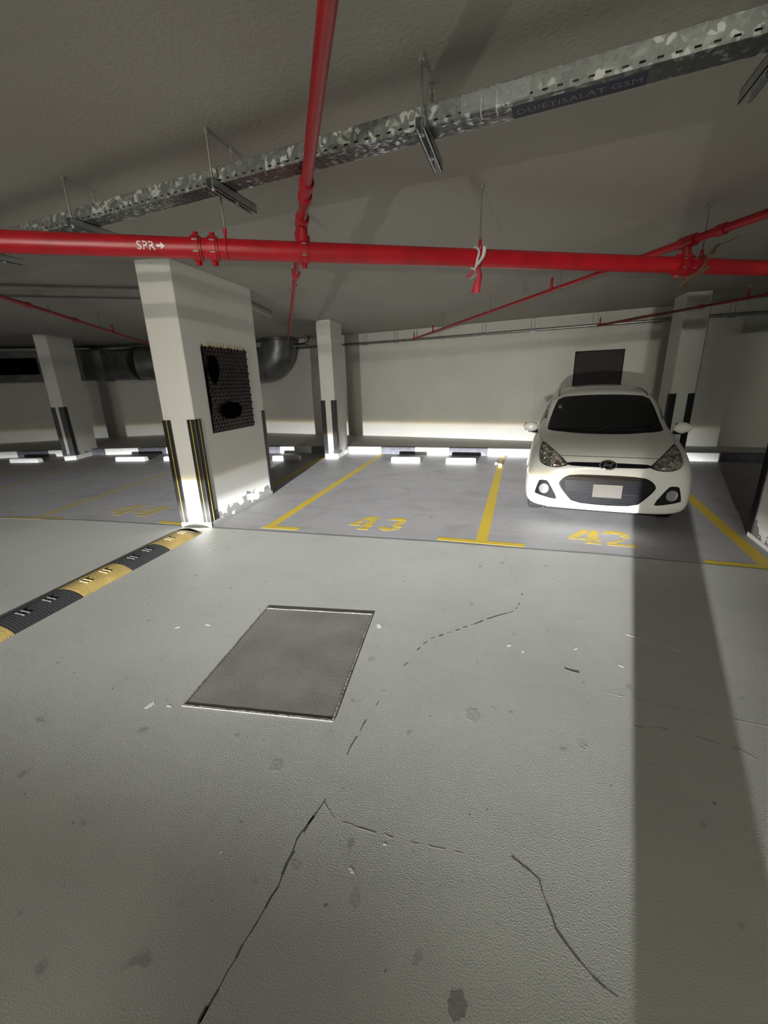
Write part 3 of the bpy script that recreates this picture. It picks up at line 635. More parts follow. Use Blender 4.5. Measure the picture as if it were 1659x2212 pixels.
def upright(parent, p, z0, h=0.13, r=0.014):
    s = MB(); s.tube([(p[0], p[1], z0), (p[0], p[1], z0+h)], r, 12); s.tube([(p[0], p[1], z0-0.02), (p[0], p[1], z0+0.03)], r*1.7, 12)
    o = s.build('upright_stub', M_RED, parent, smooth=True)
    k = MB(); zt = z0+h
    for sx in (-1, 1): k.tube([(p[0]+sx*.008, p[1], zt), (p[0]+sx*.014, p[1], zt+.018), (p[0], p[1], zt+.036)], 0.0028, 6)
    k.tube([(p[0], p[1], zt+.036), (p[0], p[1], zt+.040)], 0.015, 12); k.tube([(p[0], p[1], zt), (p[0], p[1], zt+.01)], 0.011, 10)
    k.build('sprinkler_head', M_BOLT, o, smooth=True); return o
def branch(label, a, b, z, r0, r1, tb, stubs, fit, riser=None, tees=()):
    """red branch from a (near) to b (far); radius drops from r0 to r1 at fraction tb"""
    e = empty('sprinkler_branch_pipe'); tag(e, label, 'pipe', 'thin red branch pipes')
    A, B = Vector((a[0], a[1], z)), Vector((b[0], b[1], z)); d = (B-A).normalized()
    M_ = A.lerp(B, tb)
    MB().tube([A, M_, M_+d*0.001, B], [r0, r0, r1, r1], 16).build('pipe', M_REDD if r0 < .02 else M_RED, e, smooth=True)
    k = MB()
    collar(k, M_, d, r0+0.010, 0.09)
    for t in fit: collar(k, A+d*t, d, (r0 if (A+d*t-A).length < (M_-A).length else r1)+0.010, 0.06)
    k.build_split('pipe_fitting', M_RED, e, smooth=True)
    if riser:
        q = Vector((riser[0], riser[1], 0)); k = MB(); k.tube([q+Vector((0, 0, 2.36)), q+Vector((0, 0, z))], 0.03, 16)
        k.tube([q+Vector((0, 0, 2.36)), q+Vector((0, 0, 2.42))], 0.042, 16); collar(k, Vector((q.x, q.y, z)), d, r0+0.014, 0.13)
        k.build('riser', M_RED, e, smooth=True)
    for t in stubs: p = A+d*t; upright(e, (p.x, p.y), z)
    return e, A, d
def at_y(P, sl, y): return (P[0]+sl*(y-P[1]), y)
Cp = (-0.546, 1.321); sC = -0.599
branch('red branch pipe running from the top of the photo away over the main pipe', at_y(Cp, sC, -3.0), at_y(Cp, sC, 9.3), 2.5, 0.027, 0.021, 0.55, [8.28], [6.1, 6.25, 6.85], (-1.352, 2.666))
Rp = (1.41, 3.68); sR = -0.597
branch('red branch pipe rising from the main at right and running back above bay 42', at_y(Rp, sR, -1.0), at_y(Rp, sR, 10.3), 2.5, 0.028, 0.019, 0.50, [7.74, 11.78, 13.1], [5.2, 5.75], (1.125, 4.168))
Qp = (2.99, 7.32); sQ = -0.627
branch('thin red branch pipe at right crossing the column behind the car', at_y(Qp, sQ, 3.2), at_y(Qp, sQ, 9.95), 2.5, 0.019, 0.019, 0.5, [5.12, 7.9], [5.8])
Lp = (-5.243, 3.354); sL = -0.608
branch('thin red branch pipe sloping across the left of the photo behind the thick column', (-3.90, 1.147), at_y(Lp, sL, 8.5), 2.52, 0.021, 0.019, 0.5, [5.75], [3.1], (-3.90, 1.147))
dr = lambda s: Vector((s, 1, 0))
for y, s, P, z, r_, lb in ((5.5, sR, Rp, 2.5, .019, 'rod hanger on the right branch pipe just behind the main pipe'), (6.95, sR, Rp, 2.5, .019, 'rod hanger halfway along the right branch pipe'), (8.6, sR, Rp, 2.5, .019, 'rod hanger near the far end of the right branch pipe'),
                       (5.46, sC, Cp, 2.5, .021, 'rod hanger on the central branch pipe behind the main pipe'), (7.07, sC, Cp, 2.5, .021, 'rod hanger at the far end of the central branch pipe'),
                       (4.2, sL, Lp, 2.52, .02, 'rod hanger on the left branch pipe nearest the left edge'), (5.6, sL, Lp, 2.52, .02, 'rod hanger on the left branch pipe beside its upright sprinkler'), (7.2, sL, Lp, 2.52, .02, 'rod hanger on the left branch pipe close to the thick column'), (6.9, sQ, Qp, 2.5, .019, 'rod hanger on the far right branch pipe at the photo edge')):
    q = at_y(P, s, y); hanger(q, z, r_, dr(s), lb, rod=0.004, red=False)

# barrier tape tied round the main pipe
def ribbon(name, path, wid, twist, mats, parent):
    m_ = MB(); v = []; path = [Vector(p) for p in path]; n = len(path)
    for i, p in enumerate(path):
        a = twist[0]+(twist[1]-twist[0])*i/(n-1); s = Vector((math.cos(a), math.sin(a), 0.15*math.sin(a*2))).normalized()*wid[i]/2
        v += [p-s, p+s]
    f = [(2*i, 2*i+1, 2*i+3, 2*i+2) for i in range(n-1)]; m_.add(v, f)
    o = m_.build(name, mats[0], parent, smooth=True); so = o.modifiers.new('thick', 'SOLIDIFY'); so.thickness = 0.001
    if len(mats) > 1: o.data.materials.append(mats[1])
    return o
def sm(P, n=6):
    P = [Vector(p) for p in P]; out = []
    for i in range(len(P)-1):
        p0, p1, p2, p3 = P[max(i-1, 0)], P[i], P[i+1], P[min(i+2, len(P)-1)]
        for k in range(n):
            t = k/n; out.append(0.5*((2*p1)+(-p0+p2)*t+(2*p0-5*p1+4*p2-p3)*t*t+(-p0+3*p1-3*p2+p3)*t**3))
    return out+[P[-1]]
M_TW = mat('white_tape', (0.62, 0.60, 0.58), 0.5); M_TR = mat('red_tape', (0.48, 0.03, 0.05), 0.45); M_TB = mat('brown_faded_tape', (0.17, 0.10, 0.055), 0.6)
tp = empty('barrier_tape'); tag(tp, 'red and white barrier tape knotted round the main pipe above the middle bays', 'tape')
c = main_at(-0.372); nn = MX.cross(Vector((0, 0, 1))).normalized()
ring = [c+(nn*math.cos(a)+Vector((0, 0, math.sin(a))))*(RM+0.006)+MX*0.006*math.sin(3*a) for a in [2*math.pi*k/22-2.0 for k in range(23)]]
MB().tube(ring, 0.008, 8).build('loop', M_TW, tp, smooth=True)
f0 = c+nn*(RM+0.012)
P = sm([f0+Vector((0.035, 0, .05)), f0+Vector((0.03, 0, -.005)), f0+Vector((0.0, -.004, -.05)), f0+Vector((-.02, -.004, -.085)), f0+Vector((-.012, 0, -.11)), f0+Vector((-.05, 0, -.135))])
ribbon('white_tail', P, [0.022+0.035*(i/len(P)) for i in range(len(P))], (0.2, 1.9), [M_TW], tp)
P = sm([f0+Vector((0.0, -.003, -.06)), f0+Vector((0.01, -.004, -.12)), f0+Vector((-.004, -.006, -.17)), f0+Vector((-.014, 0, -.225))])
ribbon('red_tail', P, [0.018+0.05*(i/len(P)) for i in range(len(P))], (0.9, -0.2), [M_TR], tp)
P = sm([f0+Vector((-.01, -.003, -.07)), f0+Vector((-.045, -.004, -.10)), f0+Vector((-.07, -.006, -.125))])
ribbon('red_tail', P, [0.012+0.03*(i/len(P)) for i in range(len(P))], (0.5, 0.1), [M_TR], tp)
tb = empty('faded_tape'); tag(tb, 'faded brown tape tied round the main pipe at the right', 'tape')
c = main_at(1.23)
ring = [c+(nn*math.cos(a)+Vector((0, 0, math.sin(a))))*(RM+0.006)+MX*(0.03*math.sin(a)) for a in [2*math.pi*k/22 for k in range(23)]]
MB().tube(ring, 0.013, 8).build('loop', mat('dull_pink_tape', (0.22, 0.07, 0.05), 0.6), tb, smooth=True)
f0 = c+nn*(RM+0.01)
P = sm([f0+Vector((0.02, 0, .06)), f0+Vector((.06, 0, .12)), f0+Vector((.12, .01, .135)), f0+Vector((.20, .03, .17))]); ribbon('upper_tail', P, [0.075-0.045*(i/len(P)) for i in range(len(P))], (0.6, 1.2), [M_TB], tb)
P = sm([f0+Vector((0.03, 0, -.02)), f0+Vector((-.03, 0, -.07)), f0+Vector((-.09, .0, -.10)), f0+Vector((-.14, 0, -.15))]); ribbon('lower_tail', P, [0.035+0.055*(i/len(P)) for i in range(len(P))], (0.3, 0.6), [M_TB], tb)

# ------------------------------------------------------------------ cable tray
AT = math.atan(-0.0928)
def tray_y(x): return 2.262-0.0928*(x+2.53)
tr = empty('cable_tray', (-6.0, tray_y(-6.0), 2.55), AT); tag(tr, 'long galvanised perforated cable tray hung under the ceiling across the top of the photo', 'cable tray')
TW, TH = 0.112, 0.072
sideL = MB().box(0, 7.9, 0, 0.002, 0, TH).box(0, 7.9, 0, 0.012, TH-0.002, TH); sideL.build('near_flange', M_TRAY_S, tr)
MB().box(0, 7.9, TW-0.002, TW, 0, TH).build('far_flange', M_TRAY_S, tr)
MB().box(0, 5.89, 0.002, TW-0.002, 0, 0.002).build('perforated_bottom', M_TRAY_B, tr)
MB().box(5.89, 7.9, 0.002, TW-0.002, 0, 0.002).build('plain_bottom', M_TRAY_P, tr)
MB().box(5.72, 5.98, -0.003, 0, 0.006, TH-0.006).build('splice_plate', M_STRUT, tr)
tb_ = MB()
for x in (5.74, 5.80, 5.90, 5.955): tb_.tube([(x, -0.011, 0.03), (x, -0.003, 0.03)], 0.0055, 8)
tb_.build_split('splice_bolt', M_BOLT, tr, smooth=True)
for x in (5.80, 5.86): MB().tube([(x, -0.006, 0.05), (x+.002, -0.014, 0.02), (x, -0.01, -0.012), (x+.006, -0.004, -0.03)], 0.0016, 6).build('cable_tie', mat('white_tie', (0.7, 0.68, 0.6), 0.5), tr, smooth=True)
# cables lying in the tray
cb = MB()
for k, (y, r_) in enumerate(((0.028, 0.010), (0.052, 0.013), (0.082, 0.011))): cb.tube([(0, y, 0.004+r_), (7.9, y, 0.004+r_)], r_, 8)
cb.build_split('cable', M_BLACK, tr, smooth=True)
# painted panel with lettering on its underside
MB().box(5.91, 6.37, 0.03, TW-0.002, -0.0012, 0).build('blue_marking_band', mat('dark_blue_marking', (0.02, 0.02, 0.05), 0.6, var=0.4, vscale=15), tr)
cu = bpy.data.curves.new('t', 'FONT'); cu.body = 'DU/ETISALAT GSM'; cu.size = 0.045; cu.resolution_u = 2; cu.space_character = 1.05
to = bpy.data.objects.new('t', cu); COL.objects.link(to); me = bpy.data.meshes.new_from_object(to.evaluated_get(bpy.context.evaluated_depsgraph_get())); bpy.data.objects.remove(to)
wt = max(v.co.x for v in me.vertices)
for v in me.vertices: v.co = (5.925+v.co.x/wt*0.43, 0.085-v.co.y, -0.0018)
me.materials.append(mat('grey_lettering', (0.17, 0.17, 0.19), 0.6)); lo_ = bpy.data.objects.new('lettering', me); COL.objects.link(lo_); lo_.parent = tr
def trapeze(x, y0, y1, ys, ye, label):
    e = empty('trapeze_support'); tag(e, label, 'bracket', 'threaded rod supports of the cable tray')
    s = MB(); zt, hh, ww = 2.548, 0.042, 0.041
    s.box(x-ww/2, x-ww/2+.003, ys, ye, zt-hh, zt); s.box(x+ww/2-.003, x+ww/2, ys, ye, zt-hh, zt); s.box(x-ww/2, x+ww/2, ys, ye, zt-.003, zt)
    s.box(x-ww/2, x-ww/2+.010, ys, ye, zt-hh, zt-hh+.003); s.box(x+ww/2-.010, x+ww/2, ys, ye, zt-hh, zt-hh+.003)
    s.build('strut_channel', M_STRUT, e)
    for y in (y0, y1):
        r_ = MB().tube([(x, y, zt-0.052), (x, y, HC-0.003)], 0.0055, 8).build('threaded_rod', M_ROD, e, smooth=True)
        MB().tube([(x, y, zt-hh-.010), (x, y, zt-hh)], 0.011, 6).tube([(x, y, zt), (x, y, zt+.010)], 0.011, 6).tube([(x, y, HC-.022), (x, y, HC)], 0.012, 10).build_split('nut', M_BOLT, r_)
    return e
trapeze(-3.80, tray_y(-3.8)-0.03, tray_y(-3.8)+0.15, tray_y(-3.8)-0.05, tray_y(-3.8)+0.28, 'threaded rod support of the cable tray hidden behind the main pipe at left')
trapeze(-2.66, 2.215, 2.40, 2.19, 2.56, 'threaded rod support of the cable tray, leftmost above the SPR lettering')
trapeze(-1.555, 2.118, 2.31, 2.09, 2.47, 'threaded rod support of the cable tray, second from the left')
trapeze(-0.455, 2.015, 2.215, 1.985, 2.37, 'threaded rod support of the cable tray, right of the overhead branch pipe')
trapeze(0.72, 1.905, 2.10, 1.88, 2.27, 'threaded rod support of the cable tray, at the right edge of the photo')
# dark tray far left
t2 = empty('dark_cable_tray', (-8.9, 1.63, 2.64), math.atan(0.67)); tag(t2, 'dark closed cable tray fixed under the ceiling left of the thick column', 'cable tray')
MB().box(0, 5.7, 0, 0.14, 0, 0.055).build('trunking', M_TRAYD, t2, bevel=0.003); MB().box(5.3, 5.32, -0.004, 0.144, -0.004, 0.12).build('strap', M_BLACK, t2)
lr = empty('batten_lamp', (0.6, -6.15, 2.65)); tag(lr, 'added lamp housing behind the viewpoint, a body for the fill light', 'lamp')  # unseen housing, added only to go with the fill light
MB().box(-0.62, 0.62, -0.09, 0.09, 0.0, 0.105).build('lamp_body', M_STRUT, lr, bevel=0.01)
# batten lamp (off)
bt = empty('batten_lamp', (-3.93, 5.75, 2.677), math.atan2(6.95-5.75, -4.23+3.93)); tag(bt, 'unlit batten ceiling lamp behind the thick column', 'lamp')
MB().box(-0.4, 1.13, -0.045, 0.045, 0.03, 0.08).build('lamp_body', mat('batten_body', (0.30, 0.29, 0.25), 0.6), bt, bevel=0.01)
MB().tube([(-0.4, 0, 0.022), (-0.39, 0, 0.022), (1.12, 0, 0.022), (1.14, 0, 0.022)], [0.03, 0.04, 0.04, 0.028], 18).build('diffuser', mat('batten_diffuser', (0.46, 0.43, 0.35), 0.35), bt, smooth=True)

# ------------------------------------------------------------------ duct along the back wall
M_DUCTD = mat('duct_joint', (0.10, 0.10, 0.10), 0.5, 0.6)
du = empty('ventilation_duct'); tag(du, 'large galvanised duct along the back wall, its round elbow showing right of the thick column', 'duct')
path = [(-10.2, 9.62, 2.24), (-9.2, 10.15, 2.22), (-8.2, 10.6, 2.14), (-7.25, 10.68, 2.085)]
cx_, cz_, rb = -6.96, 2.66, 0.575
path += [(cx_+rb*math.sin(a), 10.68, cz_-rb*math.cos(a)) for a in [math.radians(d) for d in range(0, 91, 7)]]
path += [(cx_+rb, 10.68, 2.755)]
MB().tube(path, [0.43, 0.44, 0.455]+[0.47]*(len(path)-3), 40).build('round_duct', M_DUCT, du, smooth=True)
k = MB()
for c_, ax in ((Vector((-10.2, 9.62, 2.24)), Vector((1, .04, 0))), (Vector((-7.25, 10.68, 2.085)), Vector((1, 0, 0))), (Vector((-6.385, 10.68, 2.70)), Vector((0, 0, 1)))): collar(k, c_, ax, 0.445 if c_.x < -10 else 0.485, 0.035)
k.build_split('joint_ring', M_DUCTD, du, smooth=True)
# rectangular section and cone transition
A = Vector((-14.6, 7.30, 0)); B = Vector((-11.25, 9.33, 0)); d = (B-A).normalized(); n = Vector((-d.y, d.x, 0))
def rect(c0, z0, z1, wd=0.7): return [(c0.x, c0.y, z0), (c0.x+n.x*wd, c0.y+n.y*wd, z0), (c0.x+n.x*wd, c0.y+n.y*wd, z1), (c0.x, c0.y, z1)]
m_ = MB(); v = rect(A, 1.84, 2.62)+rect(B, 1.84, 2.62); m_.add(v, [(0, 1, 2, 3), (4, 5, 6, 7), (0, 1, 5, 4), (1, 2, 6, 5), (2, 3, 7, 6), (3, 0, 4, 7)]); rb_ = m_.build('rectangular_duct', M_DUCT, du, bevel=0.004)
rc = rect(B, 1.84, 2.62); R1 = []
for i in range(4):
    for t in range(8): R1.append(lerp(rc[i], rc[(i+1) % 4], t/8))
R2 = []; E_ = Vector((-10.2, 9.62, 2.24))
for i in range(32):
    a = math.radians(225+360*i/32); R2.append((E_.x, E_.y-0.0+0.43*math.cos(a), E_.z+0.43*math.sin(a)))
MB().add(R1+R2, [(i, (i+1) % 32, 32+(i+1) % 32, 32+i) for i in range(32)]).build('cone_transition', M_DUCT, du, smooth=True)
g0 = A+d*0.3; g1 = A+d*2.35
m_ = MB(); c_ = []
for off in (0.012, 0.0):
    for (q, z) in ((g0, 2.03), (g1, 2.03), (g1, 2.45), (g0, 2.45)): c_.append((q.x-n.x*off, q.y-n.y*off, z))
m_.add(c_, [(0, 1, 2, 3), (4, 5, 6, 7), (0, 1, 5, 4), (1, 2, 6, 5), (2, 3, 7, 6), (3, 0, 4, 7)]); m_.build('grille_opening', M_BLK, du)
fl_ = MB(); c_ = [(B.x-d.x*.02, B.y-d.y*.02), (B.x+d.x*.02, B.y+d.y*.02), (B.x+d.x*.02+n.x*.7, B.y+d.y*.02+n.y*.7), (B.x-d.x*.02+n.x*.7, B.y-d.y*.02+n.y*.7)]
c_ = [(x-n.x*.02, y-n.y*.02) for x, y in c_]; fl_.prism(c_, 1.81, 2.65).build('duct_flange', M_DUCTD, du)

# conduit run along the back wall
def wall_off(x, off): return poly_y(WALLP, x)-off
cd = empty('wall_conduit'); tag(cd, 'galvanised conduit running along the top of the back wall', 'conduit')
xs = [-6.2, -5.5, -4.5, -3.13, -1.355, 0.287, 2.0, 3.179, 4.403, 7.5]
MB().tube([(x, wall_off(x, 0.12), 2.52) for x in xs], 0.030, 14).build('pipe', M_CONDUIT, cd, smooth=True)
for x in (-3.95, -3.09, -1.95, -0.92, 0.12, 1.30, 2.38, 3.49, 4.6):
    y = wall_off(x, 0.12); k = MB()
    for s in (-0.04, 0.04): k.tube([(x+s, y, 2.50), (x+s, y, HC)], 0.004, 6)
    h = k.build_split('hanger_rod', M_ROD, cd, smooth=True)
    MB().box(x-.055, x+.055, y-.045, y+.045, 2.470, 2.492).build('hanger_strut', M_STRUT, cd)
e_ = empty('conduit_elbow'); tag(e_, 'small grey pipe end with a black curved cable above it, right of the round duct', 'conduit')
MB().tube([(-5.85, 10.5, 2.535), (-5.42, 10.5, 2.52)], 0.022, 10).build('pipe_end', M_STRUT, e_, smooth=True)
MB().tube(sm([(-5.80, 10.5, 2.575), (-5.55, 10.5, 2.575), (-5.42, 10.5, 2.62), (-5.38, 10.5, 2.70), (-5.39, 10.5, HC)]), 0.016, 8).build('black_cable', M_BLACK, e_, smooth=True)

# ------------------------------------------------------------------ car
SX = 0.945
ST = [
(0.00, [(0,.30),(.25,.30),(.44,.31),(.53,.38),(.55,.48),(.53,.58),(.46,.63),(.32,.65),(.22,.655),(.1,.66),(0,.66)]),
(0.03, [(0,.215),(.35,.22),(.62,.225),(.70,.31),(.70,.48),(.66,.62),(.56,.69),(.41,.71),(.26,.72),(.12,.725),(0,.725)]),
(0.10, [(0,.20),(.4,.20),(.73,.215),(.79,.30),(.79,.50),(.755,.66),(.66,.735),(.48,.765),(.3,.78),(.15,.785),(0,.785)]),
(0.25, [(0,.19),(.45,.19),(.775,.20),(.83,.30),(.83,.52),(.80,.69),(.73,.79),(.53,.82),(.35,.835),(.17,.84),(0,.84)]),
(0.50, [(0,.18),(.45,.18),(.76,.22),(.82,.35),(.83,.52),(.82,.73),(.755,.85),(.57,.875),(.38,.885),(.19,.89),(0,.89)]),
(0.80, [(0,.18),(.45,.18),(.75,.22),(.815,.35),(.83,.52),(.82,.77),(.765,.90),(.61,.915),(.42,.925),(.2,.93),(0,.93)]),
(0.95, [(0,.18),(.45,.18),(.75,.22),(.815,.35),(.83,.52),(.82,.80),(.755,.92),(.63,.955),(.45,.97),(.2,.98),(0,.98)]),
(1.40, [(0,.18),(.45,.18),(.75,.22),(.815,.35),(.83,.52),(.82,.82),(.75,.95),(.69,1.12),(.61,1.245),(.31,1.275),(0,1.285)]),
(1.62, [(0,.18),(.45,.18),(.75,.22),(.815,.35),(.83,.52),(.82,.83),(.75,.95),(.68,1.17),(.575,1.345),(.31,1.385),(0,1.395)]),
(2.20, [(0,.18),(.45,.18),(.75,.22),(.815,.35),(.83,.52),(.82,.84),(.75,.96),(.67,1.19),(.575,1.385),(.31,1.43),(0,1.44)]),
(2.95, [(0,.18),(.45,.18),(.75,.22),(.815,.35),(.83,.52),(.82,.86),(.75,.98),(.66,1.19),(.56,1.36),(.30,1.405),(0,1.415)]),
(3.40, [(0,.20),(.45,.20),(.73,.24),(.80,.35),(.81,.52),(.80,.86),(.73,.98),(.63,1.14),(.51,1.29),(.30,1.33),(0,1.34)]),
(3.62, [(0,.22),(.45,.22),(.68,.26),(.75,.36),(.76,.52),(.74,.84),(.68,.95),(.56,1.03),(.42,1.10),(.25,1.14),(0,1.15)]),
(3.72, [(0,.30),(.35,.30),(.55,.32),(.62,.40),(.63,.52),(.60,.70),(.54,.80),(.42,.84),(.3,.86),(.15,.87),(0,.87)]),
]
ST = [(y, [(x*SX if z < 1.0 else x*0.965, z) for x, z in p]) for y, p in ST]
car = empty('car', (0.85, 4.52, 0), math.radians(-4.2)); tag(car, 'white five-door hatchback parked nose outward in bay 42', 'car')
M_PAINT = mat('white_car_paint', (0.80, 0.80, 0.765), 0.28, coat=0.6)
M_GLASS = mat('dark_car_glass', (0.006, 0.007, 0.008), 0.06, spec=0.6)
M_BPL = mat('black_car_plastic', (0.006, 0.006, 0.008), 0.5, spec=0.2)
M_GBL = mat('gloss_black_plastic', (0.006, 0.006, 0.009), 0.3, spec=0.18)
M_CHR = mat('chrome', (0.75, 0.75, 0.76), 0.12, 1.0)
def car_body():
    n = len(ST[0][1]); V = []; Fc = []; ring = 2*n-2
    for y, p in ST:
        for i in range(n): V.append((p[i][0], y, p[i][1]))
        for i in range(n-2, 0, -1): V.append((-p[i][0], y, p[i][1]))
    for s in range(len(ST)-1):
        for i in range(ring):
            j = (i+1) % ring; Fc.append((s*ring+i, s*ring+j, (s+1)*ring+j, (s+1)*ring+i))
    for s in (0, len(ST)-1):
        b = s*ring
        for i in range(n-1):
            a = list(dict.fromkeys([b+i, b+i+1, b+(ring-i-1) % ring, b+(ring-i) % ring])); Fc.append(a)
    me = bpy.data.meshes.new('body'); me.from_pydata(V, [], Fc)
    bm = bmesh.new(); bm.from_mesh(me); bmesh.ops.recalc_face_normals(bm, faces=bm.faces); bm.to_mesh(me); bm.free()
    o = bpy.data.objects.new('body', me); COL.objects.link(o); md = o.modifiers.new('s', 'SUBSURF'); md.levels = 4; md.render_levels = 4
    dg = bpy.context.evaluated_depsgraph_get(); me0 = bpy.data.meshes.new_from_object(o.evaluated_get(dg))
    bvh = BVHTree.FromPolygons([v.co.copy() for v in me0.vertices], [tuple(p.vertices) for p in me0.polygons])
    # wheel arches cut out
    cut = []
    for y in (0.76, 3.12):
        for s in (-1, 1):
            c_ = MB().tube([(s*0.56, y, 0.30), (s*1.0, y, 0.30)], 0.335, 40).build('cutter', None); cut.append(c_)
            b = o.modifiers.new('b', 'BOOLEAN'); b.operation = 'DIFFERENCE'; b.object = c_; b.solver = 'EXACT'
    dg = bpy.context.evaluated_depsgraph_get(); me1 = bpy.data.meshes.new_from_object(o.evaluated_get(dg))
    for c_ in cut: bpy.data.objects.remove(c_)
    o.modifiers.clear(); o.data = me1; me1.name = 'body'; me1.materials.clear(); me1.materials.append(M_PAINT)
    for p in me1.polygons: p.use_smooth = True
    me1.set_sharp_from_angle(angle=math.radians(35)); o.parent = car
    return o, bvh
body, BVH = car_body()
def chaikin(P, n=1):
    for _ in range(n):
        Q_ = []
        for i in range(len(P)):
            a, b = P[i], P[(i+1) % len(P)]; Q_ += [lerp(a, b, .25), lerp(a, b, .75)]
        P = Q_
    return P
def surf(x, z, direction='front'):
    if direction == 'front': h = BVH.ray_cast(Vector((x, -2, z)), Vector((0, 1, 0)))
    elif direction == 'left': h = BVH.ray_cast(Vector((-3, x, z)), Vector((1, 0, 0)))
    elif direction == 'right': h = BVH.ray_cast(Vector((3, x, z)), Vector((-1, 0, 0)))
    elif direction == 'top': h = BVH.ray_cast(Vector((x, z, 3)), Vector((0, 0, -1)))
    else: h = BVH.ray_cast(Vector((x, 8, z)), Vector((0, -1, 0)))
    return h[0], h[1]
def patch(name, outline, material, parent, off=0.004, thick=0.012, step=0.03, side='front', smooth=1, sm_faces=True, holes=()):
    P = chaikin(outline, smooth) if smooth else list(outline)
    xs = [p[0] for p in P]; zs = [p[1] for p in P]
    def inside(x, z, Q_):
        r_ = False
        for i in range(len(Q_)):
            (x1, z1), (x2, z2) = Q_[i], Q_[i-1]
            if (z1 > z) != (z2 > z) and x < (x2-x1)*(z-z1)/(z2-z1)+x1: r_ = not r_
        return r_
    pts = []; edges = []
    loops = [P]+[chaikin(h, smooth) if smooth else list(h) for h in holes]; rim = []
    for lp in loops:
        dense = []
        for i in range(len(lp)):
            a, b = lp[i], lp[(i+1) % len(lp)]; n = max(1, int(math.hypot(a[0]-b[0], a[1]-b[1])/step))
            for k in range(n): dense.append(lerp(a, b, k/n))
        s0 = len(pts); pts += dense; edges += [(s0+i, s0+(i+1) % len(dense)) for i in range(len(dense))]
    x = min(xs)+step*0.5
    while x < max(xs):
        z = min(zs)+step*0.5
        while z < max(zs):
            if inside(x, z, P) and not any(inside(x, z, h) for h in loops[1:]): pts.append((x+0.0003*math.sin(z*97), z+0.0003*math.sin(x*89)))
            z += step
        x += step
    v2, e2, f2_, *_ = geometry.delaunay_2d_cdt([Vector(p) for p in pts], edges, [], 1, 1e-5)
    f2_ = [f for f in f2_ if (lambda c_: inside(c_[0], c_[1], P) and not any(inside(c_[0], c_[1], h) for h in loops[1:]))((sum(v2[i][0] for i in f)/3, sum(v2[i][1] for i in f)/3))]
    top = []; bot = []
    for p in v2:
        c_, n_ = surf(p[0], p[1], side)
        if c_ is None: c_, n_ = Vector((p[0], 0.3, p[1])), Vector((0, -1, 0))
        top.append(c_+n_*off); bot.append(c_+n_*(off-thick))
    N_ = len(top); from collections import Counter
    ec = Counter(); od = {}
    for f in f2_:
        for i in range(len(f)):
            a, b = f[i], f[(i+1) % len(f)]; k_ = (min(a, b), max(a, b)); ec[k_] += 1; od[k_] = (a, b)
    fs = [tuple(f) for f in f2_]+[tuple(N_+i for i in f[::-1]) for f in f2_]
    for k_, c_ in ec.items():
        if c_ == 1: a, b = od[k_]; fs.append((a, b, N_+b, N_+a))
    m_ = MB().add(top+bot, fs); return m_.build(name, material, parent, smooth=sm_faces)
def mir(P): return [(-x, z) for x, z in P[::-1]]
# windscreen
WS = [(-.605, .945), (-.588, 1.03), (-.548, 1.178), (-.497, 1.292), (-.263, 1.312), (0, 1.318), (.263, 1.312), (.497, 1.292), (.548, 1.178), (.588, 1.03), (.605, .945), (.54, .934), (.33, .926), (0, .924), (-.33, .926), (-.54, .934)]
ws_ = patch('windscreen', WS, M_GLASS, car, 0.003, 0.010, 0.03)
patch('sticker', [(-.50, 1.165), (-.46, 1.165), (-.46, 1.20), (-.50, 1.20)], mat('pale_sticker', (0.16, 0.16, 0.14), 0.5), ws_, 0.005, 0.002, 0.02, smooth=0)
patch('cowl', [(-.60, .942), (-.30, .922), (0, .918), (.30, .922), (.60, .942), (.60, .960), (.33, .945), (0, .94), (-.33, .945), (-.60, .960)], M_BPL, car, 0.006, 0.012, 0.02)
# wipers
for s0, s1 in (((-.50, .955), (-.02, .965)), ((.0, .955), (.50, .985))):
    P_ = []
    for k in range(9):
        x = s0[0]+(s1[0]-s0[0])*k/8; z = s0[1]+(s1[1]-s0[1])*k/8; c_, n_ = surf(x, z); P_.append(c_+n_*0.014)
    MB().tube(P_, 0.006, 6).build('wiper', M_BPL, car, smooth=True)
# mirror inside, seen through the glass edge is left dark; side windows
SWF = [(1.08, .965), (1.95, .985), (1.95, 1.30), (1.62, 1.29)]
SWR = [(2.02, .985), (2.85, 1.02), (3.05, 1.12), (2.85, 1.27), (2.02, 1.30)]
for sd in ('left', 'right'):
    for q in (SWF, SWR): patch('side_window', q, M_GLASS, car, 0.003, 0.008, 0.06, side=sd)
    for (y0, y1) in ((0.98, 1.99), (1.99, 2.78)):
        k = MB()
        for yy in (y0, y1):
            P_ = [surf(yy, z, sd)[0]+surf(yy, z, sd)[1]*0.0005 for z in [0.30+0.06*i for i in range(11)]]; k.tube(P_, 0.003, 6)
        k.build_split('door_seam', M_BPL, car)
    c_, n_ = surf(1.82, .80, sd); MB().tube([c_+n_*0.0+Vector((0, -.07, 0)), c_+n_*0.03+Vector((0, -.05, 0)), c_+n_*0.03+Vector((0, .05, 0)), c_+Vector((0, .07, 0))], 0.012, 8).build('door_handle', M_PAINT, car, smooth=True)
# A-pillar shadow gap strips beside the roof
for s in (-1, 1):
    P_ = [surf(s*0.50, yy, 'top')[0]+Vector((0, 0, .003)) for yy in [1.55+0.12*i for i in range(13)]]
    MB().tube(P_, 0.006, 6).build('roof_gutter', M_BPL, car, smooth=True)
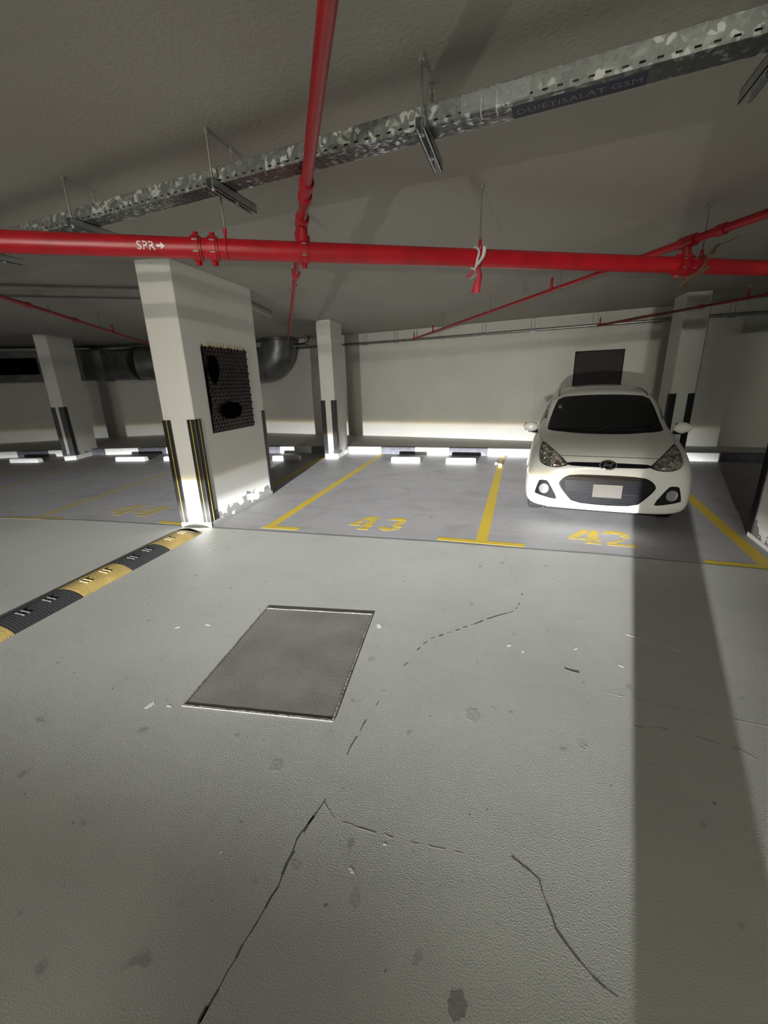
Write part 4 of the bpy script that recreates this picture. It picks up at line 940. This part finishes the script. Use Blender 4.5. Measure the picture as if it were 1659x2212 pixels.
# bonnet gap line
P_ = []
for k in range(25):
    x = -0.44+0.88*k/24; z = 0.765+0.003*(1-(x/0.44)**2); c_, n_ = surf(x, z); P_.append(c_+n_*0.0003)
MB().tube(P_, 0.0028, 6).build('bonnet_gap', M_BPL, car)
for s in (-1, 1):
    P_ = []
    for k in range(16):
        t = k/15; x = s*(0.625+0.055*math.sin(t*1.8)); y = 0.46+t*0.48; c_, n_ = surf(x, y, 'top'); P_.append(c_+n_*0.0002)
    MB().tube(P_, 0.0022, 6).build('bonnet_gap', M_BPL, car)
# upper bar with badge
BAR = [(-.375, .712), (-.2, .716), (0, .719), (.2, .716), (.375, .712), (.365, .680), (.2, .677), (0, .675), (-.2, .677), (-.365, .680)]
patch('upper_grille_bar', BAR, M_GBL, car, 0.004, 0.014, 0.02)
bd = empty('badge'); bd.parent = car
ly = surf(0, .695)[0].y
def ell(rx, rz, n=40, c=(0, .694)): return [(c[0]+rx*math.cos(2*math.pi*k/n), c[1]+rz*math.sin(2*math.pi*k/n)) for k in range(n)]
patch('badge_plate', ell(.074, .037), M_GBL, bd, 0.012, 0.02, 0.012, smooth=0)
patch('badge_ring', ell(.080, .041), M_CHR, bd, 0.017, 0.022, 0.01, smooth=0, holes=[ell(.069, .032)])
# slanted stylised H inside the oval
Hs = [[(-.050, .672), (-.033, .676), (-.008, .714), (-.026, .715)], [(.026, .673), (.008, .674), (.033, .712), (.050, .716)], [(-.028, .687), (-.020, .699), (.028, .701), (.020, .689)]]
for q in Hs: patch('badge_letter', q, M_CHR, bd, 0.0165, 0.006, 0.006, smooth=0)
# lower grille
GR = [(-.435, .508), (-.393, .560), (-.318, .594), (0, .601), (.318, .594), (.393, .560), (.435, .508), (.425, .467), (.362, .383), (.283, .300), (0, .291), (-.283, .300), (-.362, .383), (-.425, .467)]
def scl(P, k, c=(0, .45)): return [(c[0]+(x-c[0])*k, c[1]+(z-c[1])*k) for x, z in P]
gr = patch('grille', GR, M_BPL, car, 0.003, 0.02, 0.025, smooth=1)
patch('grille_surround', scl(GR, 1.0), M_GBL, gr, 0.009, 0.02, 0.02, smooth=1, holes=[scl(GR, 0.955)])
def gx(z):
    xs_ = [(.300, .283), (.383, .362), (.467, .425), (.508, .435), (.560, .393), (.594, .318)]
    for (z0, x0), (z1, x1) in zip(xs_, xs_[1:]):
        if z0 <= z <= z1: return x0+(x1-x0)*(z-z0)/(z1-z0)
    return .28
for z in (.322, .346, .370, .394): 
    w_ = gx(z)-.025; patch('grille_slat', [(-w_, z-.005), (w_, z-.005), (w_, z+.005), (-w_, z+.005)], M_GBL, gr, 0.010, 0.012, 0.05, smooth=0)
for z0, z1 in ((.418, .536), (.548, .572)):
    a_, b_ = gx(z0)-.03, gx(z1)-.03; patch('grille_panel', [(-a_, z0), (a_, z0), (b_, z1), (-b_, z1)], M_GBL, gr, 0.008, 0.012, 0.04, smooth=0)
# number plate (blank)
pl_ = MB(); yb = surf(0, .45)[0].y-0.022
pl_.box(-.125+.013, .15, yb-0.006, yb, .376, .510).build('number_plate', mat('blank_plate', (0.17, 0.16, 0.145), 0.7, var=0.02, spec=0.1), car, bevel=0.004)
MB().box(-.119+.013, .156-.01, yb, yb+0.03, .39, .50).build('plate_holder', M_BPL, car)
# headlamps
HL = [(.352, .690), (.437, .763), (.54, .822), (.624, .858), (.646, .838), (.652, .760), (.640, .702), (.60, .672), (.545, .658), (.466, .655), (.405, .668)]
def crystal():
    m, N, L = node_mat('headlamp_reflector'); b = N['Principled BSDF']; b.inputs['Metallic'].default_value = 0.55; b.inputs['Roughness'].default_value = 0.25
    tc = N.new('ShaderNodeTexCoord'); v = N.new('ShaderNodeTexVoronoi'); v.inputs['Scale'].default_value = 26; L.new(tc.outputs['Object'], v.inputs[0])
    r_ = N.new('ShaderNodeValToRGB'); L.new(v.outputs['Color'], r_.inputs[0]); e = r_.color_ramp.elements; e[0].position = .25; e[0].color = (.16, .16, .14, 1); e[1].position = .75; e[1].color = (.9, .88, .80, 1)
    L.new(r_.outputs[0], b.inputs['Base Color'])
    bp = N.new('ShaderNodeBump'); bp.inputs['Strength'].default_value = 1; bp.inputs['Distance'].default_value = 0.02; L.new(v.outputs['Distance'], bp.inputs['Height']); L.new(bp.outputs[0], b.inputs['Normal']); return m
M_CRY = crystal(); M_LENS = bpy.data.materials.new('clear_lens'); M_LENS.use_nodes = True
N_ = M_LENS.node_tree.nodes; L_ = M_LENS.node_tree.links
t_ = N_.new('ShaderNodeBsdfTransparent'); g_ = N_.new('ShaderNodeBsdfGlossy'); g_.inputs['Roughness'].default_value = 0.04; x_ = N_.new('ShaderNodeMixShader'); x_.inputs[0].default_value = 0.07
L_.new(t_.outputs[0], x_.inputs[1]); L_.new(g_.outputs[0], x_.inputs[2]); L_.new(x_.outputs[0], N_['Material Output'].inputs[0])
M_AMB = mat('amber_bulb', (0.10, 0.035, 0.02), 0.3)
for nm, fn in (('right', lambda P: P), ('left', mir)):
    s = 1 if nm == 'right' else -1
    h = patch('headlamp', fn(HL), M_BPL, car, 0.002, 0.02, 0.02)
    inn = scl(HL, 0.90, (.54, .735)); patch('reflector', fn(inn), M_CRY, h, 0.007, 0.012, 0.015)
    for (cx2, cz2, r2) in ((.592, .735, .048), (.520, .712, .040)):
        ri = ell(r2, r2, 28, (cx2, cz2)); ro = ell(r2*0.80, r2*0.80, 28, (cx2, cz2)); patch('reflector_ring', fn(ri), M_CHR, h, 0.011, 0.006, 0.02, smooth=0, holes=[fn(ro)])
        c_, n_ = surf(s*cx2, cz2); MB().tube([c_+n_*0.006, c_+n_*0.012, c_+n_*0.018], [r2*.32, r2*.26, r2*.08], 16).build('bulb', M_CHR, h, smooth=True)
    patch('indicator', fn([(.415, .685), (.455, .712), (.468, .690), (.445, .672)]), M_AMB, h, 0.012, 0.008, 0.012)
    patch('lamp_cover', fn(scl(HL, .985, (.54, .735))), M_LENS, h, 0.024, 0.003, 0.02)
# fog lamps
FG = [(.536, .505), (.560, .518), (.618, .516), (.632, .498), (.664, .378), (.655, .362), (.47, .318), (.432, .330)]
M_FOG = mat('fog_lamp_glass', (0.42, 0.42, 0.42), 0.15, 0.6, bump=0.5, bscale=60)
for fn, s in ((lambda P: P, 1), (mir, -1)):
    h = patch('fog_lamp_bezel', fn(FG), M_BPL, car, 0.004, 0.02, 0.02)
    patch('fog_lamp', fn(ell(.042, .048, 28, (.573, .428))), M_FOG, h, 0.011, 0.012, 0.015, smooth=0)
    patch('fog_lamp_ring', fn(ell(.047, .053, 28, (.573, .428))), M_CHR, h, 0.013, 0.012, 0.015, smooth=0, holes=[fn(ell(.042, .048, 28, (.573, .428)))])
# bumper crease and lower lip
P_ = []
for k in range(31):
    x = -0.66+1.32*k/30; z = .262+.03*abs(x/.66)**2; c_, n_ = surf(x, z)
    if c_: P_.append(c_+n_*0.001)
MB().tube(P_, 0.0035, 6).build('bumper_crease', M_PAINT, car, smooth=True)
# front air dam under the bumper and sills
MB().box(-.56, .56, .28, .42, .13, .21).build('air_dam', M_BPL, car, bevel=0.02)
MB().box(-.70, .70, .95, 2.85, .15, .22).build('underbody', M_BPL, car, bevel=0.02)
# wheels
M_TYRE = mat('tyre_rubber', (0.008, 0.008, 0.008), 0.9, spec=0.2, bump=0.3, bscale=80)
M_RIM2 = mat('wheel_trim', (0.35, 0.36, 0.37), 0.35, 0.8)
for y in (0.76, 3.12):
    for s in (-1, 1):
        prof = [(-.085, .19), (-.085, .265), (-.07, .288), (-.03, .295), (.03, .295), (.07, .288), (.085, .265), (.085, .19)]
        v = []; f = []; n = 40; m_ = MB()
        for k in range(n):
            a = 2*math.pi*k/n
            for (u, r_) in prof: v.append((u, r_*math.cos(a), r_*math.sin(a)))
        q = len(prof)
        for k in range(n):
            for j in range(q): f.append((k*q+j, k*q+(j+1) % q, ((k+1) % n)*q+(j+1) % q, ((k+1) % n)*q+j))
        t = m_.add(v, f).build('wheel', M_TYRE, car, smooth=True); t.location = (s*0.665, y, 0.295)
        hb = MB().tube([(s*-0.02, 0, 0), (s*0.05, 0, 0)], 0.192, 32)
        hb.build('hub', M_BPL, t, smooth=True)
        sp_ = MB()
        for k in range(7):
            a = 2*math.pi*k/7; d_ = Vector((0, math.cos(a), math.sin(a))); sp_.tube([Vector((s*.064, 0, 0))+d_*0.02, Vector((s*.058, 0, 0))+d_*0.185], [0.028, 0.018], 8)
        sp_.tube([(s*.05, 0, 0), (s*.075, 0, 0)], 0.035, 18); sp_.build('wheel_trim', M_RIM2, t, smooth=True)
        # dark arch liner
        ar = MB(); n = 18; v = []
        for k in range(n+1):
            a = math.pi*k/n
            for u in (0.55, 0.755): v.append((s*u, y+0.333*math.cos(a), 0.30+0.333*math.sin(a)))
        ar.add(v, [(2*k, 2*k+1, 2*k+3, 2*k+2) for k in range(n)]); ao = ar.build('arch_liner', M_BPL, car, smooth=True)
        so = ao.modifiers.new('thick', 'SOLIDIFY'); so.thickness = 0.004
# door mirrors
for s in (-1, 1):
    bm = bmesh.new(); bmesh.ops.create_uvsphere(bm, u_segments=28, v_segments=16, radius=1)
    for v in bm.verts:
        x, y, z = v.co; x2 = x*0.088*(1+0.0*z); taper = 1-0.30*max(0, s*x); v.co = (x2, y*0.050*(1.0 if y < 0 else 0.6), z*0.062*taper+0.004*s*x)
    me = bpy.data.meshes.new('door_mirror'); bm.to_mesh(me); bm.free(); me.materials.append(M_PAINT)
    for p in me.polygons: p.use_smooth = True
    o = bpy.data.objects.new('door_mirror', me); COL.objects.link(o); o.parent = car; o.location = (s*0.805, 1.02, .965)
    MB().tube([(s*-0.09, .0, -.055), (s*0.02, 0, -.055)], [0.022, 0.012], 10).build('mirror_arm', M_BPL, o, smooth=True)
    MB().box(-.07, .07, .024, .034, -.045, .045).build('mirror_glass', M_GLASS, o, bevel=0.01)
# shark-fin style roof aerial base and tail lamps
for s in (-1, 1): patch('tail_lamp', [(s*.52, .80), (s*.60, .78), (s*.62, .95), (s*.55, .97)][::s], mat('red_lamp', (0.3, 0.01, 0.01), 0.2), car, 0.006, 0.02, 0.03, side='rear')
patch('rear_window', [(-.45, .98), (.45, .98), (.40, 1.24), (-.40, 1.24)], M_GLASS, car, 0.004, 0.01, 0.04, side='rear')
